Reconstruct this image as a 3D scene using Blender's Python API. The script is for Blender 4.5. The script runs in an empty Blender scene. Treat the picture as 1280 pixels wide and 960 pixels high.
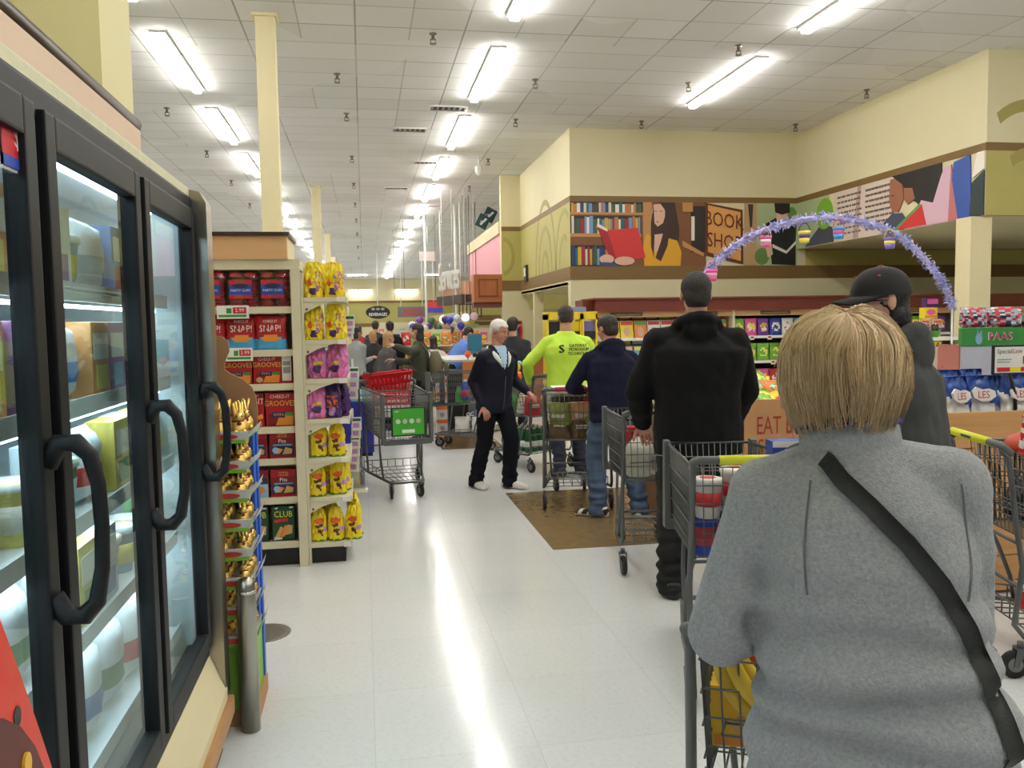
import bpy, bmesh, math, random
from mathutils import Vector, Matrix, noise
from mathutils.bvhtree import BVHTree
random.seed(11)
SC = bpy.context.scene
COL = SC.collection
PI = math.pi
V = Vector
R = math.radians
ORD = ['first','second','third','fourth','fifth','sixth','seventh','eighth','ninth','tenth','eleventh','twelfth','thirteenth','fourteenth','fifteenth','sixteenth','seventeenth','eighteenth','nineteenth','twentieth','twenty-first','twenty-second']
def lin(c):
    c = c/255.0
    return c/12.92 if c <= .04045 else ((c+.055)/1.055)**2.4
MATS = {}
def M(name, col, rough=.55, metal=0, var=0, scale=8, bump=0, bscale=60, emit=0, spec=.5, coat=0, stretch=None):
    """procedural principled material; var = tone variation, bump = relief"""
    if name in MATS: return MATS[name]
    m = bpy.data.materials.new(name); m.use_nodes = True
    nt = m.node_tree; b = nt.nodes['Principled BSDF']
    c = (lin(col[0]), lin(col[1]), lin(col[2]), 1)
    b.inputs['Base Color'].default_value = c
    b.inputs['Roughness'].default_value = rough
    b.inputs['Metallic'].default_value = metal
    b.inputs['Specular IOR Level'].default_value = spec
    b.inputs['Coat Weight'].default_value = coat
    m.diffuse_color = c
    if emit:
        b.inputs['Emission Color'].default_value = c
        b.inputs['Emission Strength'].default_value = emit
    if var or bump:
        tc = nt.nodes.new('ShaderNodeTexCoord'); mp = nt.nodes.new('ShaderNodeMapping')
        nt.links.new(tc.outputs['Object'], mp.inputs['Vector'])
        if stretch: mp.inputs['Scale'].default_value = stretch
    if var:
        n = nt.nodes.new('ShaderNodeTexNoise'); n.inputs['Scale'].default_value = scale; n.inputs['Detail'].default_value = 5
        nt.links.new(mp.outputs[0], n.inputs['Vector'])
        rp = nt.nodes.new('ShaderNodeValToRGB')
        rp.color_ramp.elements[0].position = .3; rp.color_ramp.elements[1].position = .7
        rp.color_ramp.elements[0].color = tuple(x*(1-var) for x in c[:3])+(1,)
        rp.color_ramp.elements[1].color = tuple(min(1,x*(1+var)) for x in c[:3])+(1,)
        nt.links.new(n.outputs['Fac'], rp.inputs['Fac']); nt.links.new(rp.outputs['Color'], b.inputs['Base Color'])
    if bump:
        n2 = nt.nodes.new('ShaderNodeTexNoise'); n2.inputs['Scale'].default_value = bscale; n2.inputs['Detail'].default_value = 4
        nt.links.new(mp.outputs[0], n2.inputs['Vector'])
        bp = nt.nodes.new('ShaderNodeBump'); bp.inputs['Strength'].default_value = bump; bp.inputs['Distance'].default_value = .01
        nt.links.new(n2.outputs['Fac'], bp.inputs['Height']); nt.links.new(bp.outputs['Normal'], b.inputs['Normal'])
    MATS[name] = m
    return m
def glass(name, tint=(235,245,242), refl=.1):
    if name in MATS: return MATS[name]
    m = bpy.data.materials.new(name); m.use_nodes = True; nt = m.node_tree
    nt.nodes.remove(nt.nodes['Principled BSDF'])
    out = nt.nodes['Material Output']
    tr = nt.nodes.new('ShaderNodeBsdfTransparent'); tr.inputs['Color'].default_value = (lin(tint[0]),lin(tint[1]),lin(tint[2]),1)
    gl = nt.nodes.new('ShaderNodeBsdfGlossy'); gl.inputs['Roughness'].default_value = .02
    fr = nt.nodes.new('ShaderNodeFresnel'); fr.inputs['IOR'].default_value = 1.5
    ge = nt.nodes.new('ShaderNodeNewGeometry'); mr = nt.nodes.new('ShaderNodeMapRange'); mr.inputs[3].default_value = 1.5; mr.inputs[4].default_value = 1/1.5
    nt.links.new(ge.outputs['Backfacing'], mr.inputs[0]); nt.links.new(mr.outputs[0], fr.inputs['IOR'])
    mt = nt.nodes.new('ShaderNodeMath'); mt.operation = 'MULTIPLY_ADD'; mt.inputs[1].default_value = .6; mt.inputs[2].default_value = refl; mt.use_clamp = True
    mx = nt.nodes.new('ShaderNodeMixShader')
    nt.links.new(fr.outputs[0], mt.inputs[0]); nt.links.new(mt.outputs[0], mx.inputs[0])
    nt.links.new(tr.outputs[0], mx.inputs[1]); nt.links.new(gl.outputs[0], mx.inputs[2]); nt.links.new(mx.outputs[0], out.inputs[0])
    MATS[name] = m
    return m
def frame_from(d, hint=None):
    d = d.normalized()
    h = hint or (V((0,0,1)) if abs(d.z) < .9 else V((1,0,0)))
    x = d.cross(h).normalized(); y = x.cross(d).normalized()
    return x, y
_FONT = {}
def glyphs(s):
    if s in _FONT: return _FONT[s]
    cu = bpy.data.curves.new('t', 'FONT'); cu.body = s; cu.size = 1; cu.align_x = 'CENTER'; cu.align_y = 'CENTER'; cu.resolution_u = 2
    o = bpy.data.objects.new('t', cu); COL.objects.link(o)
    me = bpy.data.meshes.new_from_object(o.evaluated_get(bpy.context.evaluated_depsgraph_get()))
    vs = [v.co.copy() for v in me.vertices]; fs = [tuple(p.vertices) for p in me.polygons]
    bpy.data.objects.remove(o); bpy.data.curves.remove(cu); bpy.data.meshes.remove(me)
    _FONT[s] = (vs, fs)
    return vs, fs
class MB:
    def __init__(s): s.v = []; s.f = []; s.m = []; s.sm = []; s.mats = []
    def mi(s, mat):
        if mat not in s.mats: s.mats.append(mat)
        return s.mats.index(mat)
    def add(s, vs, fs, mat, smooth=False, T=None):
        k = len(s.v); i = s.mi(mat)
        s.v += [tuple(T @ V(v)) if T else tuple(v) for v in vs]
        for f in fs: s.f.append(tuple(k+a for a in f)); s.m.append(i); s.sm.append(smooth)
        return s
    def box(s, a, b, mat, bev=0, T=None):
        if bev:
            bm = bmesh.new(); bmesh.ops.create_cube(bm, size=1)
            c = [(a[i]+b[i])/2 for i in range(3)]; d = [abs(b[i]-a[i]) for i in range(3)]
            for v in bm.verts: v.co = V((c[i]+v.co[i]*d[i] for i in range(3)))
            bmesh.ops.bevel(bm, geom=list(bm.edges), offset=min(bev, min(d)*.49), segments=2, affect='EDGES', profile=.7)
            bm.verts.index_update()
            s.add([v.co for v in bm.verts], [[v.index for v in f.verts] for f in bm.faces], mat, False, T); bm.free()
            return s
        x0,y0,z0 = a; x1,y1,z1 = b
        vs = [(x0,y0,z0),(x1,y0,z0),(x1,y1,z0),(x0,y1,z0),(x0,y0,z1),(x1,y0,z1),(x1,y1,z1),(x0,y1,z1)]
        return s.add(vs, [(3,2,1,0),(4,5,6,7),(0,1,5,4),(1,2,6,5),(2,3,7,6),(3,0,4,7)], mat, False, T)
    def loft(s, rings, mat, smooth=True, closed=True, caps=True, T=None):
        n = len(rings[0]); vs = [p for r in rings for p in r]; fs = []
        for i in range(len(rings)-1):
            for j in range(n if closed else n-1):
                a = i*n+j; b = i*n+(j+1)%n
                fs.append((a, b, b+n, a+n))
        if caps and closed:
            fs.append(tuple(reversed(range(n)))); fs.append(tuple(range((len(rings)-1)*n, len(rings)*n)))
        return s.add(vs, fs, mat, smooth, T)
    def tube(s, pts, r, mat, n=6, smooth=True, closed=False, flat=None, T=None):
        pts = [V(p) for p in pts]; rings = []; x = None
        for i, p in enumerate(pts):
            a = pts[i-1] if (i or closed) else p; b = pts[(i+1) % len(pts)] if (i < len(pts)-1 or closed) else p
            d = (b-a)
            if d.length < 1e-9: d = V((0,0,1))
            d.normalize()
            if x is None: x, y = frame_from(d)
            else:
                x = (x - d*x.dot(d)); x = x.normalized() if x.length > 1e-6 else frame_from(d)[0]; y = d.cross(x) * -1
            rr = r[i] if isinstance(r, (list, tuple)) else r
            yy = d.cross(x)
            rings.append([p + x*(rr*math.cos(2*PI*k/n)) + yy*(rr*(flat or 1)*math.sin(2*PI*k/n)) for k in range(n)])
        if closed: rings.append(rings[0])
        return s.loft(rings, mat, smooth, True, not closed, T)
    def lathe(s, prof, mat, n=16, T=None, smooth=True):
        return s.loft([[(r*math.cos(2*PI*k/n), r*math.sin(2*PI*k/n), z) for k in range(n)] for r, z in prof], mat, smooth, True, True, T)
    def ell(s, c, r, mat, n=12, m=8, T=None, smooth=True):
        vs = []; fs = []
        c = V(c)
        for i in range(1, m):
            t = PI*i/m
            for k in range(n): vs.append((c.x+r[0]*math.sin(t)*math.cos(2*PI*k/n), c.y+r[1]*math.sin(t)*math.sin(2*PI*k/n), c.z+r[2]*math.cos(t)))
        vs += [(c.x,c.y,c.z+r[2]), (c.x,c.y,c.z-r[2])]; t0 = len(vs)-2
        for i in range(m-2):
            for k in range(n): fs.append((i*n+k, (i+1)*n+k, (i+1)*n+(k+1)%n, i*n+(k+1)%n))
        for k in range(n): fs.append((t0, k, (k+1)%n)); fs.append((t0+1, (m-2)*n+(k+1)%n, (m-2)*n+k))
        return s.add(vs, fs, mat, smooth, T)
    def rcone(s, p0, r0, p1, r1, mat, n=12, T=None):
        p0 = V(p0); p1 = V(p1); d = p1-p0; L = d.length
        if L < 1e-6: return s.ell(p0, (r0,)*3, mat, n, 8, T)
        d.normalize(); x, y = frame_from(d); rings = []
        for a in (-80,-45,-15): rings.append((p0+d*(r0*math.sin(R(a))), r0*math.cos(R(a))))
        for a in (15,45,80): rings.append((p1+d*(r1*math.sin(R(a))), r1*math.cos(R(a))))
        return s.loft([[c+x*(q*math.cos(2*PI*k/n))+y*(q*math.sin(2*PI*k/n)) for k in range(n)] for c, q in rings], mat, True, True, True, T)
    def chain(s, pts, rs, mat, n=12, T=None):
        for i in range(len(pts)-1): s.rcone(pts[i], rs[i], pts[i+1], rs[i+1], mat, n, T)
        return s
    def prism(s, poly, t0, t1, mat, T=None, smooth=False):
        """polygon in XZ extruded along Y from t0 to t1"""
        n = len(poly)
        vs = [(x,t0,z) for x,z in poly]+[(x,t1,z) for x,z in poly]
        fs = [tuple(range(n)), tuple(reversed(range(n,2*n)))]+[(i, i+n, (i+1)%n+n, (i+1)%n) for i in range(n)]
        return s.add(vs, fs, mat, smooth, T)
    def text(s, body, size, c, mat, T=None, w=1, skew=0, font_bold=0):
        """lettering standing in the XZ plane facing -Y, centred at c"""
        vs, fs = glyphs(body); c = V(c)
        s.add([(c.x+(v.x+skew*v.y)*size*w, c.y, c.z+v.y*size) for v in vs], fs, mat, False, T)
        return s
    def mesh(s, name):
        me = bpy.data.meshes.new(name); me.from_pydata(s.v, [], s.f)
        for m in s.mats: me.materials.append(m)
        me.polygons.foreach_set('material_index', s.m); me.polygons.foreach_set('use_smooth', s.sm)
        me.update()
        return me
    def build(s, name, parent=None): return obj(name, s.mesh(name), parent)
def obj(name, me, parent=None):
    o = bpy.data.objects.new(name, me); COL.objects.link(o)
    if parent: o.parent = parent
    return o
def tag(o, label=None, cat=None, group=None, kind=None):
    if label: o['label'] = label
    if cat: o['category'] = cat
    if group: o['group'] = group
    if kind: o['kind'] = kind
    return o
def thing(name, label, cat, loc=(0,0,0), rz=0, group=None):
    o = bpy.data.objects.new(name, None); COL.objects.link(o); o.empty_display_size = .1
    o.location = loc; o.rotation_euler = (0,0,R(rz))
    return tag(o, label, cat, group)
def struct(name, mb): return tag(mb.build(name), kind='structure')
def dup(root, loc, rz=0, label=None, group=None, rot=None, scale=None):
    r = root.copy(); COL.objects.link(r); r.location = loc; r.rotation_euler = rot or (0,0,R(rz))
    if scale: r.scale = scale
    if label: r['label'] = label
    if group: r['group'] = group
    for ch in root.children:
        c = ch.copy(); COL.objects.link(c); c.parent = r
        for g in ch.children:
            d = g.copy(); COL.objects.link(d); d.parent = c
    return r
def place(me, name, label, cat, loc, rz=0, group=None, rot=None, scale=None):
    """one more single-mesh thing sharing a mesh"""
    o = obj(name, me); o.location = loc; o.rotation_euler = rot or (0,0,R(rz))
    if scale: o.scale = scale
    return tag(o, label, cat, group)
def TR(loc=(0,0,0), rz=0, rx=0, ry=0, sc=1):
    return Matrix.Translation(V(loc)) @ Matrix.Rotation(R(rz),4,'Z') @ Matrix.Rotation(R(ry),4,'Y') @ Matrix.Rotation(R(rx),4,'X') @ Matrix.Scale(sc,4)
def remesh(mb, name, voxel, mat, smooth=4, disp=None, facemat=None, mats=None, extra=None):
    """fuses the closed pieces of mb into one continuous skin"""
    o = obj('tmp', mb.mesh('tmp'))
    a = o.modifiers.new('r','REMESH'); a.mode = 'VOXEL'; a.voxel_size = voxel; a.use_smooth_shade = True
    if smooth:
        b = o.modifiers.new('s','SMOOTH'); b.iterations = smooth; b.factor = .5
    me = bpy.data.meshes.new_from_object(o.evaluated_get(bpy.context.evaluated_depsgraph_get()))
    old = o.data; bpy.data.objects.remove(o); bpy.data.meshes.remove(old)
    me.name = name; me.materials.clear()
    for m in (mats or [mat]): me.materials.append(m)
    n = len(me.vertices)
    if disp:
        cs = [v.co.copy() for v in me.vertices]; ns = [v.normal.copy() for v in me.vertices]; fl = []
        for c, q in zip(cs, ns): fl += tuple(disp(c, q))
        me.vertices.foreach_set('co', fl); me.update()
    if facemat:
        for p in me.polygons: p.material_index = facemat(p.center, p.normal)
    if extra:
        bm = bmesh.new(); bm.from_mesh(me); k = extra.mesh('e'); bm.from_mesh(k); bm.to_mesh(me); bm.free(); bpy.data.meshes.remove(k)
    me.polygons.foreach_set('use_smooth', [True]*len(me.polygons))
    me.update()
    return me
def blobs(co, s, seed=0): return noise.noise(V(co)*s+V((seed,seed*1.7,0)))
# ------------------------------------------------------------------ common materials
WHITE = M('white_paint',(235,234,228),.5); BLACK = M('black_plastic',(22,22,24),.45); RED = M('red_print',(196,28,40),.45)
CREAM = M('cream_paint',(226,213,170),.6,var=.02,scale=3); SHELFW = M('shelf_enamel',(214,207,178),.4)
GREYM = M('cart_grey_metal',(96,98,97),.4,metal=.55); GREYP = M('cart_grey_plastic',(88,90,90),.5)
YEL = M('yellow_print',(246,220,40),.4); BLUE = M('blue_print',(36,70,165),.4); GRN = M('green_print',(58,140,56),.45)
BROWNW = M('cornice_mahogany',(112,48,32),.4,var=.15,scale=3,stretch=(1,6,10)); DBROWN = M('dark_wood_cap',(58,36,30),.35)
TAN = M('maple_laminate',(214,168,122),.45,var=.05,scale=3,stretch=(1,1,8)); STEEL = M('brushed_steel',(168,166,156),.28,metal=1,bump=.05,bscale=40,stretch=(1,1,.02))
CARD = M('brown_cardboard',(176,134,92),.8,var=.05,scale=9); RUBBER = M('black_rubber',(26,26,27),.7)
EXPO = -0.14; LIGHT = 54
# ------------------------------------------------------------------ camera, world, view
cam = bpy.data.cameras.new('camera'); co = bpy.data.objects.new('camera', cam); COL.objects.link(co); SC.camera = co
cam.sensor_fit = 'HORIZONTAL'; cam.sensor_width = 36; cam.lens = 36*1060/1280; cam.clip_start = .05; cam.clip_end = 200
yw, pt, rl = R(9.85), R(4.1), R(.9)
fw = V((math.sin(yw)*math.cos(pt), math.cos(yw)*math.cos(pt), -math.sin(pt))); r0 = V((math.cos(yw), -math.sin(yw), 0)); u0 = r0.cross(fw)
rt = r0*math.cos(rl)-u0*math.sin(rl); up = u0*math.cos(rl)+r0*math.sin(rl)
mw = Matrix((rt, up, -fw)).transposed().to_4x4(); mw.translation = V((0,0,1.6)); co.matrix_world = mw
w = bpy.data.worlds.new('world'); SC.world = w; w.use_nodes = True
w.node_tree.nodes['Background'].inputs['Color'].default_value = (.85,.88,1,1); w.node_tree.nodes['Background'].inputs['Strength'].default_value = .25
SC.view_settings.view_transform = 'Standard'; SC.view_settings.look = 'None'; SC.view_settings.gamma = 1; SC.view_settings.use_curve_mapping = False
SC.view_settings.exposure = EXPO
SC.cycles.use_denoising = True; SC.cycles.max_bounces = 8; SC.cycles.diffuse_bounces = 4; SC.cycles.glossy_bounces = 4; SC.cycles.transparent_max_bounces = 12
SC.cycles.caustics_reflective = False; SC.cycles.caustics_refractive = False; SC.cycles.sample_clamp_indirect = 6; SC.cycles.use_light_tree = True
H = 4.9
# ------------------------------------------------------------------ floor, ceiling
def tile_floor():
    m = bpy.data.materials.new('vinyl_tile_floor'); m.use_nodes = True; nt = m.node_tree; b = nt.nodes['Principled BSDF']; L = nt.links
    tc = nt.nodes.new('ShaderNodeTexCoord')
    br = nt.nodes.new('ShaderNodeTexBrick'); br.offset = 0; br.inputs['Scale'].default_value = 1
    br.inputs['Brick Width'].default_value = .61; br.inputs['Row Height'].default_value = .61; br.inputs['Mortar Size'].default_value = .0016
    br.inputs['Color1'].default_value = (lin(225),lin(227),lin(226),1); br.inputs['Color2'].default_value = (lin(221),lin(223),lin(221),1); br.inputs['Mortar'].default_value = (lin(208),lin(208),lin(203),1)
    L.new(tc.outputs['Object'], br.inputs['Vector'])
    n = nt.nodes.new('ShaderNodeTexNoise'); n.inputs['Scale'].default_value = 46; n.inputs['Detail'].default_value = 8; n.inputs['Roughness'].default_value = .7
    L.new(tc.outputs['Object'], n.inputs['Vector'])
    rp = nt.nodes.new('ShaderNodeValToRGB'); rp.color_ramp.elements[0].position = .34; rp.color_ramp.elements[0].color = (.8,.79,.77,1); rp.color_ramp.elements[1].position = .5; rp.color_ramp.elements[1].color = (1,1,1,1)
    L.new(n.outputs['Fac'], rp.inputs['Fac'])
    mx = nt.nodes.new('ShaderNodeMix'); mx.data_type = 'RGBA'; mx.blend_type = 'MULTIPLY'; mx.inputs[0].default_value = .5
    L.new(br.outputs['Color'], mx.inputs[6]); L.new(rp.outputs['Color'], mx.inputs[7]); L.new(mx.outputs[2], b.inputs['Base Color'])
    n3 = nt.nodes.new('ShaderNodeTexNoise'); n3.inputs['Scale'].default_value = 1.3; n3.inputs['Detail'].default_value = 6; L.new(tc.outputs['Object'], n3.inputs['Vector'])
    mr = nt.nodes.new('ShaderNodeMapRange'); mr.inputs[1].default_value = .3; mr.inputs[2].default_value = .7; mr.inputs[3].default_value = .1; mr.inputs[4].default_value = .24
    L.new(n3.outputs['Fac'], mr.inputs[0]); L.new(mr.outputs[0], b.inputs['Roughness'])
    bp = nt.nodes.new('ShaderNodeBump'); bp.inputs['Strength'].default_value = .1; bp.inputs['Distance'].default_value = .02; L.new(n3.outputs['Fac'], bp.inputs['Height']); L.new(bp.outputs[0], b.inputs['Normal'])
    return m
def tile_ceiling():
    m = bpy.data.materials.new('acoustic_ceiling_tile'); m.use_nodes = True; nt = m.node_tree; b = nt.nodes['Principled BSDF']; L = nt.links
    tc = nt.nodes.new('ShaderNodeTexCoord')
    def brick(wd, ht, off, c1, c2, mor, ms):
        br = nt.nodes.new('ShaderNodeTexBrick'); br.offset = off; br.inputs['Scale'].default_value = 1; br.inputs['Brick Width'].default_value = wd; br.inputs['Row Height'].default_value = ht
        br.inputs['Mortar Size'].default_value = ms; br.inputs['Mortar Smooth'].default_value = .2
        for k, c in (('Color1',c1),('Color2',c2),('Mortar',mor)): br.inputs[k].default_value = (lin(c[0]),lin(c[1]),lin(c[2]),1)
        L.new(tc.outputs['Object'], br.inputs['Vector']); return br
    a = brick(1.22,.61,0,(240,239,236),(232,231,227),(206,204,199),.012)
    c = brick(.61,1.22,0,(255,255,255),(246,246,244),(214,212,206),.009)
    mx = nt.nodes.new('ShaderNodeMix'); mx.data_type = 'RGBA'; mx.blend_type = 'MULTIPLY'
    n = nt.nodes.new('ShaderNodeTexNoise'); n.inputs['Scale'].default_value = .35; L.new(tc.outputs['Object'], n.inputs['Vector'])
    rp = nt.nodes.new('ShaderNodeValToRGB'); rp.color_ramp.interpolation = 'CONSTANT'; rp.color_ramp.elements[1].position = .5; rp.color_ramp.elements[0].color = (0,0,0,1); rp.color_ramp.elements[1].color = (1,1,1,1)
    L.new(n.outputs['Fac'], rp.inputs[0]); L.new(rp.outputs[0], mx.inputs[0]); L.new(a.outputs[0], mx.inputs[6]); L.new(c.outputs[0], mx.inputs[7])
    L.new(mx.outputs[2], b.inputs['Base Color']); b.inputs['Roughness'].default_value = .9
    return m
struct('floor', MB().box((-14,-8,-.1),(16,63,0), tile_floor()))
struct('ceiling', MB().box((-14,-8,H),(16,63,H+.1), tile_ceiling()))
BRN = M('brown_paint_band',(120,92,48),.6); OLV = M('olive_paint',(176,166,96),.6,var=.03,scale=1.5); OLVS = M('olive_swirl',(160,148,82),.6); CRW = M('cream_wall',(218,208,168),.65,var=.015,scale=2)
# inlaid brown tile patches in the lane
struct('trim_1', MB().box((1.275,5.75,0),(2.75,7.8,.004), M('brown_vinyl_tile',(128,106,72),.2,var=.12,scale=14)))
struct('trim_2', MB().box((.95,10.75,0),(1.75,12.0,.004), M('brown_vinyl_tile',(128,106,72),.2)))
# far wall with olive band
mb = MB().box((-14,62,0),(16,62.2,H),CRW).box((-14,61.96,1.75),(16,62,3.2),OLV).box((-14,61.94,3.2),(16,62,3.36),BRN).box((-14,61.94,1.5),(16,62,1.75),BRN)
struct('wall_back', mb)
struct('wall_left', MB().box((-14.2,-8,0),(-14,63,H),CRW))
struct('wall_right', MB().box((15,-8,0),(15.2,63,H),CRW))
# the book department wall
def arcs(mb, cx, cz, rad, T, mat, wd=.07, a0=0, a1=180):
    for r_ in rad:
        ps = []
        for k in range(17): a = R(a0+(a1-a0)*k/16); ps.append((cx+r_*math.cos(a), cz+r_*1.5*math.sin(a)))
        for k in range(16, -1, -1): a = R(a0+(a1-a0)*k/16); ps.append((cx+(r_-wd)*math.cos(a), cz+(r_-wd)*1.5*math.sin(a)))
        mb.prism(ps, -.003, 0, mat, T)
def band(mb, T, x0, x1, low=(2.33,2.56), top=(3.66,3.76), olive=True):
    if olive: mb.box((x0,-.004,low[1]),(x1,0,top[0]),OLV,T=T)
    mb.box((x0,-.008,low[0]),(x1,0,low[1]),BRN,T=T); mb.box((x0,-.008,top[0]),(x1,0,top[1]),BRN,T=T)
mb = MB().box((3.54,14.3,0),(15,14.5,H),CRW)
band(mb, TR((0,14.3,0)), 3.54, 7.9, olive=False); band(mb, TR((0,14.3,0)), 7.9, 15, top=(2.84,2.85))
struct('wall_mural', mb)
mb = MB().box((3.54,14.5,2.25),(3.74,18.95,H),CRW).box((3.54,17.5,0),(3.74,17.62,2.25),CREAM).box((4.9,14.5,0),(5.0,19,2.4),CRW).box((3.54,14.5,2.24),(5,19,2.3),CRW)
T = TR((3.54,18.95,0),90) @ Matrix.Rotation(PI,4,'Z'); T = Matrix.Translation((3.54,18.95,0)) @ Matrix.Rotation(R(-90),4,'Z')
band(mb, T, 0, 4.65); arcs(mb, 2.6, 2.56, (.95,.62,.3), T @ Matrix.Translation((0,-.004,0)), OLVS); arcs(mb, 4.2, 2.56, (.7,.4), T @ Matrix.Translation((0,-.004,0)), OLVS,a0=60)
struct('wall_alcove', mb)
mb = MB().box((3.1,18.95,1.9),(3.74,19.15,H),CRW).box((3.1,18.95,0),(5,19.15,1.9),CRW); band(mb, TR((0,18.95,0)), 3.1, 3.54); arcs(mb, 3.1, 3.1, (.3,), TR((0,18.946,0)), OLVS, a0=-80, a1=80)
struct('wall_corner', mb)
PINK = M('pink_paint',(226,160,168),.6)
struct('wall_pink', MB().box((3.1,19.15,2.05),(3.25,25,3.62),PINK).box((3.06,19.15,3.62),(3.25,25,3.9),CRW).box((3.1,25,0),(3.25,40,2.0),OLV))
struct('wall_far_right', MB().box((4.6,30,0),(15,30.2,H),CRW).box((3.2,29.9,1.9),(15,30,2.9),OLV).box((3.2,29.88,1.72),(15,30,1.9),BRN))
# bulkhead over the book corner, with soffit
mb = MB().box((7.72,9.58,2.85),(15,14.3,H),CRW)
band(mb, TR((0,9.58,0)), 7.72, 15, low=(2.85,2.86)); 
T = Matrix.Translation((7.72,14.3,0)) @ Matrix.Rotation(R(-90),4,'Z')
mb.box((0,-.008,3.66),(4.72,0,3.76),BRN,T=T)
for k in range(6): arcs(mb, 8.3+k*1.1, 2.95+.1*(k%2), (.9,.5), TR((0,9.574,0)), OLVS, .1, 20, 120)
struct('wall_bulkhead', mb)
# bulkhead over the freezers
mb = MB().box((-3,-8,2.1),(-1.0,3.69,H),OLV).box((-2,3.69,0),(-1.0,4.16,H),M('pale_cream_paint',(222,212,160),.6))
struct('wall_freezer', mb)
# ------------------------------------------------------------------ columns
mb = MB().box((-.1,-.1,0),(.1,.1,H),CREAM,.01).box((-.13,-.13,H-.03),(.13,.13,H),CREAM).box((-.13,-.13,0),(.13,.13,.12),CREAM)
cm = mb.mesh('support_column')
for k,(x,y) in enumerate([(-.94,9.6),(-1.02,20.8),(-1.2,31.6),(-1.35,42),(-1.5,52)]):
    place(cm,'support_column','cream square support column rising behind the snack end cap, %s one from the camera'%ORD[k],'column',(x,y,0),group='columns along the aisle')
mb = MB().box((7.56,9.62,0),(7.86,9.9,2.85),CREAM,.01).box((7.53,9.59,0),(7.89,9.93,.1),CREAM)
tag(mb.build('support_column'),'cream column holding up the bulkhead beside the garland arch','column')
for k,(x,y) in enumerate([(1.9,26),(2.55,23.5)]):
    place(MB().tube([(0,0,0),(0,0,H)],.035,WHITE,8).mesh('pole'),'pole','slim white pole by the checkouts, %s one'%('farther','nearer')[k],'pole',(x,y,0))
# ------------------------------------------------------------------ strip lights
LAMP = M('lit_fluorescent',(255,253,248),emit=LIGHT)
def strip(): 
    t = thing('strip_light','x','ceiling light',(0,0,H),0)
    MB().box((-.085,.0,-.028),(.085,2.35,0),WHITE,.006).build('housing',t)
    MB().box((-.052,.02,-.078),(.052,2.33,-.029),LAMP,.018).build('diffuser',t)
    return t
P0 = None
rows = [(-2.16,10.17,range(-4,15),'row left of the aisle'),(1.68,10.22,range(-4,15),'row above the aisle'),(5.03,10.2,range(-4,1),'row right of the aisle')]
for x,y0,ks,lab in rows:
    for k in ks:
        y = y0+3.37*k
        if x > 5 and y+2.4 > 14: continue
        q = 'lit strip light in the %s, %s from its near end'%(lab, ORD[k+4])
        if P0 is None: P0 = strip(); P0['label'] = q; P0['group'] = 'strip lights'; P0.location = (x,y,H)
        else: dup(P0,(x,y,H),0,q,'strip lights')
for k,(x,y) in enumerate([(9.0,1.0),(9.0,5),(-9.8,8),(-9.8,18),(-9.8,28),(10,17),(8,20),(8,25),(8.2,34),(5.5,34)]): dup(P0,(x,y,H),0,'lit strip light over a side department, %s one'%ORD[k],'side department lights')
for k,(x,y,z,s) in enumerate([(-.95,56,H,.55),(-.85,61.85,4.15,.6),(2.4,61.85,4.15,.6),(4.0,56,H,.4)]): 
    dup(P0,(x,y,z),-90,'lit strip light washing the far wall, %s from the left'%ORD[k],'far wall lights',scale=(1,s,1))
# ------------------------------------------------------------------ sprinklers, vents, rods
sm = MB().lathe([(.045,0),(.045,-.012),(.02,-.014),(.018,-.06),(.03,-.062),(.03,-.07)],M('dull_brass',(120,112,96),.4,metal=.6),8).tube([(.028,0,-.06),(.03,0,-.1),(0,0,-.115),(-.03,0,-.1),(-.028,0,-.06)],.006,M('dull_brass',(120,112,96),.4),5).lathe([(.04,-.115),(.04,-.12)],M('dull_brass',(120,112,96),.4),8).mesh('sprinkler')
sp = [(.87,9.9),(-.25,11.6),(2.39,11.55),(4.55,11.46),(4.62,13.7),(7.33,13.64),(7.29,11.5),(2.52,13.8),(-.17,13.7),(-.13,17.1),(-2.81,13.66),(-2.79,16.84),(-2.83,20.1),(-2.9,23.8),(4.55,9.86),(2.56,17.15),(-.13,20.3),(-.13,23.5),(-.13,27),(-.13,31),(-.13,36),(-.13,42),(2.6,20.5),(2.6,24),(2.6,28)]
for k,(x,y) in enumerate(sp):
    place(sm,'sprinkler','sprinkler head on the ceiling, %s going back %s'%(ORD[sum(1 for a,b_ in sp if abs(a-x)<.5 and b_<y)], 'far left' if x<-2 else 'left of the middle lights' if x<1.6 else 'right of the middle lights' if x<4 else 'near the mural wall' if x<6 else 'along the bulkhead'),'sprinkler',(x,y,H),group='ceiling sprinklers')
def vent():
    t = thing('ceiling_vent','x','vent',(0,0,H))
    mb = MB()
    for a,b in (((-.3,-.15,-.02),(.3,-.12,0)),((-.3,.12,-.02),(.3,.15,0)),((-.3,-.15,-.02),(-.27,.15,0)),((.27,-.15,-.02),(.3,.15,0))): mb.box(a,b,WHITE)
    mb.build('frame',t)
    MB().box((-.27,-.12,-.006),(.27,.12,0),BLACK).build('duct_opening',t)
    mb = MB()
    for k in range(7): mb.box((-.26+k*.085,-.12,-.016),(-.23+k*.085,.12,-.008),M('vent_grey',(170,166,158),.5))
    mb.build('louvers',t)
    return t
vt = vent()
for k,(x,y,l) in enumerate([(1.37,13.2,'nearest the camera beside the aisle lights'),(.86,14.7,'second from the camera left of the aisle lights'),(1.39,17.6,'third from the camera beside the aisle lights'),(.87,20.9,'fourth from the camera left of the aisle lights'),(1.9,24,'farthest one behind the strip lights')]):
    o = vt if k==0 else dup(vt,(0,0,0)); o.location = (x,y,H); o['label'] = 'rectangular ceiling air vent, '+l; o['group'] = 'ceiling vents'
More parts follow.
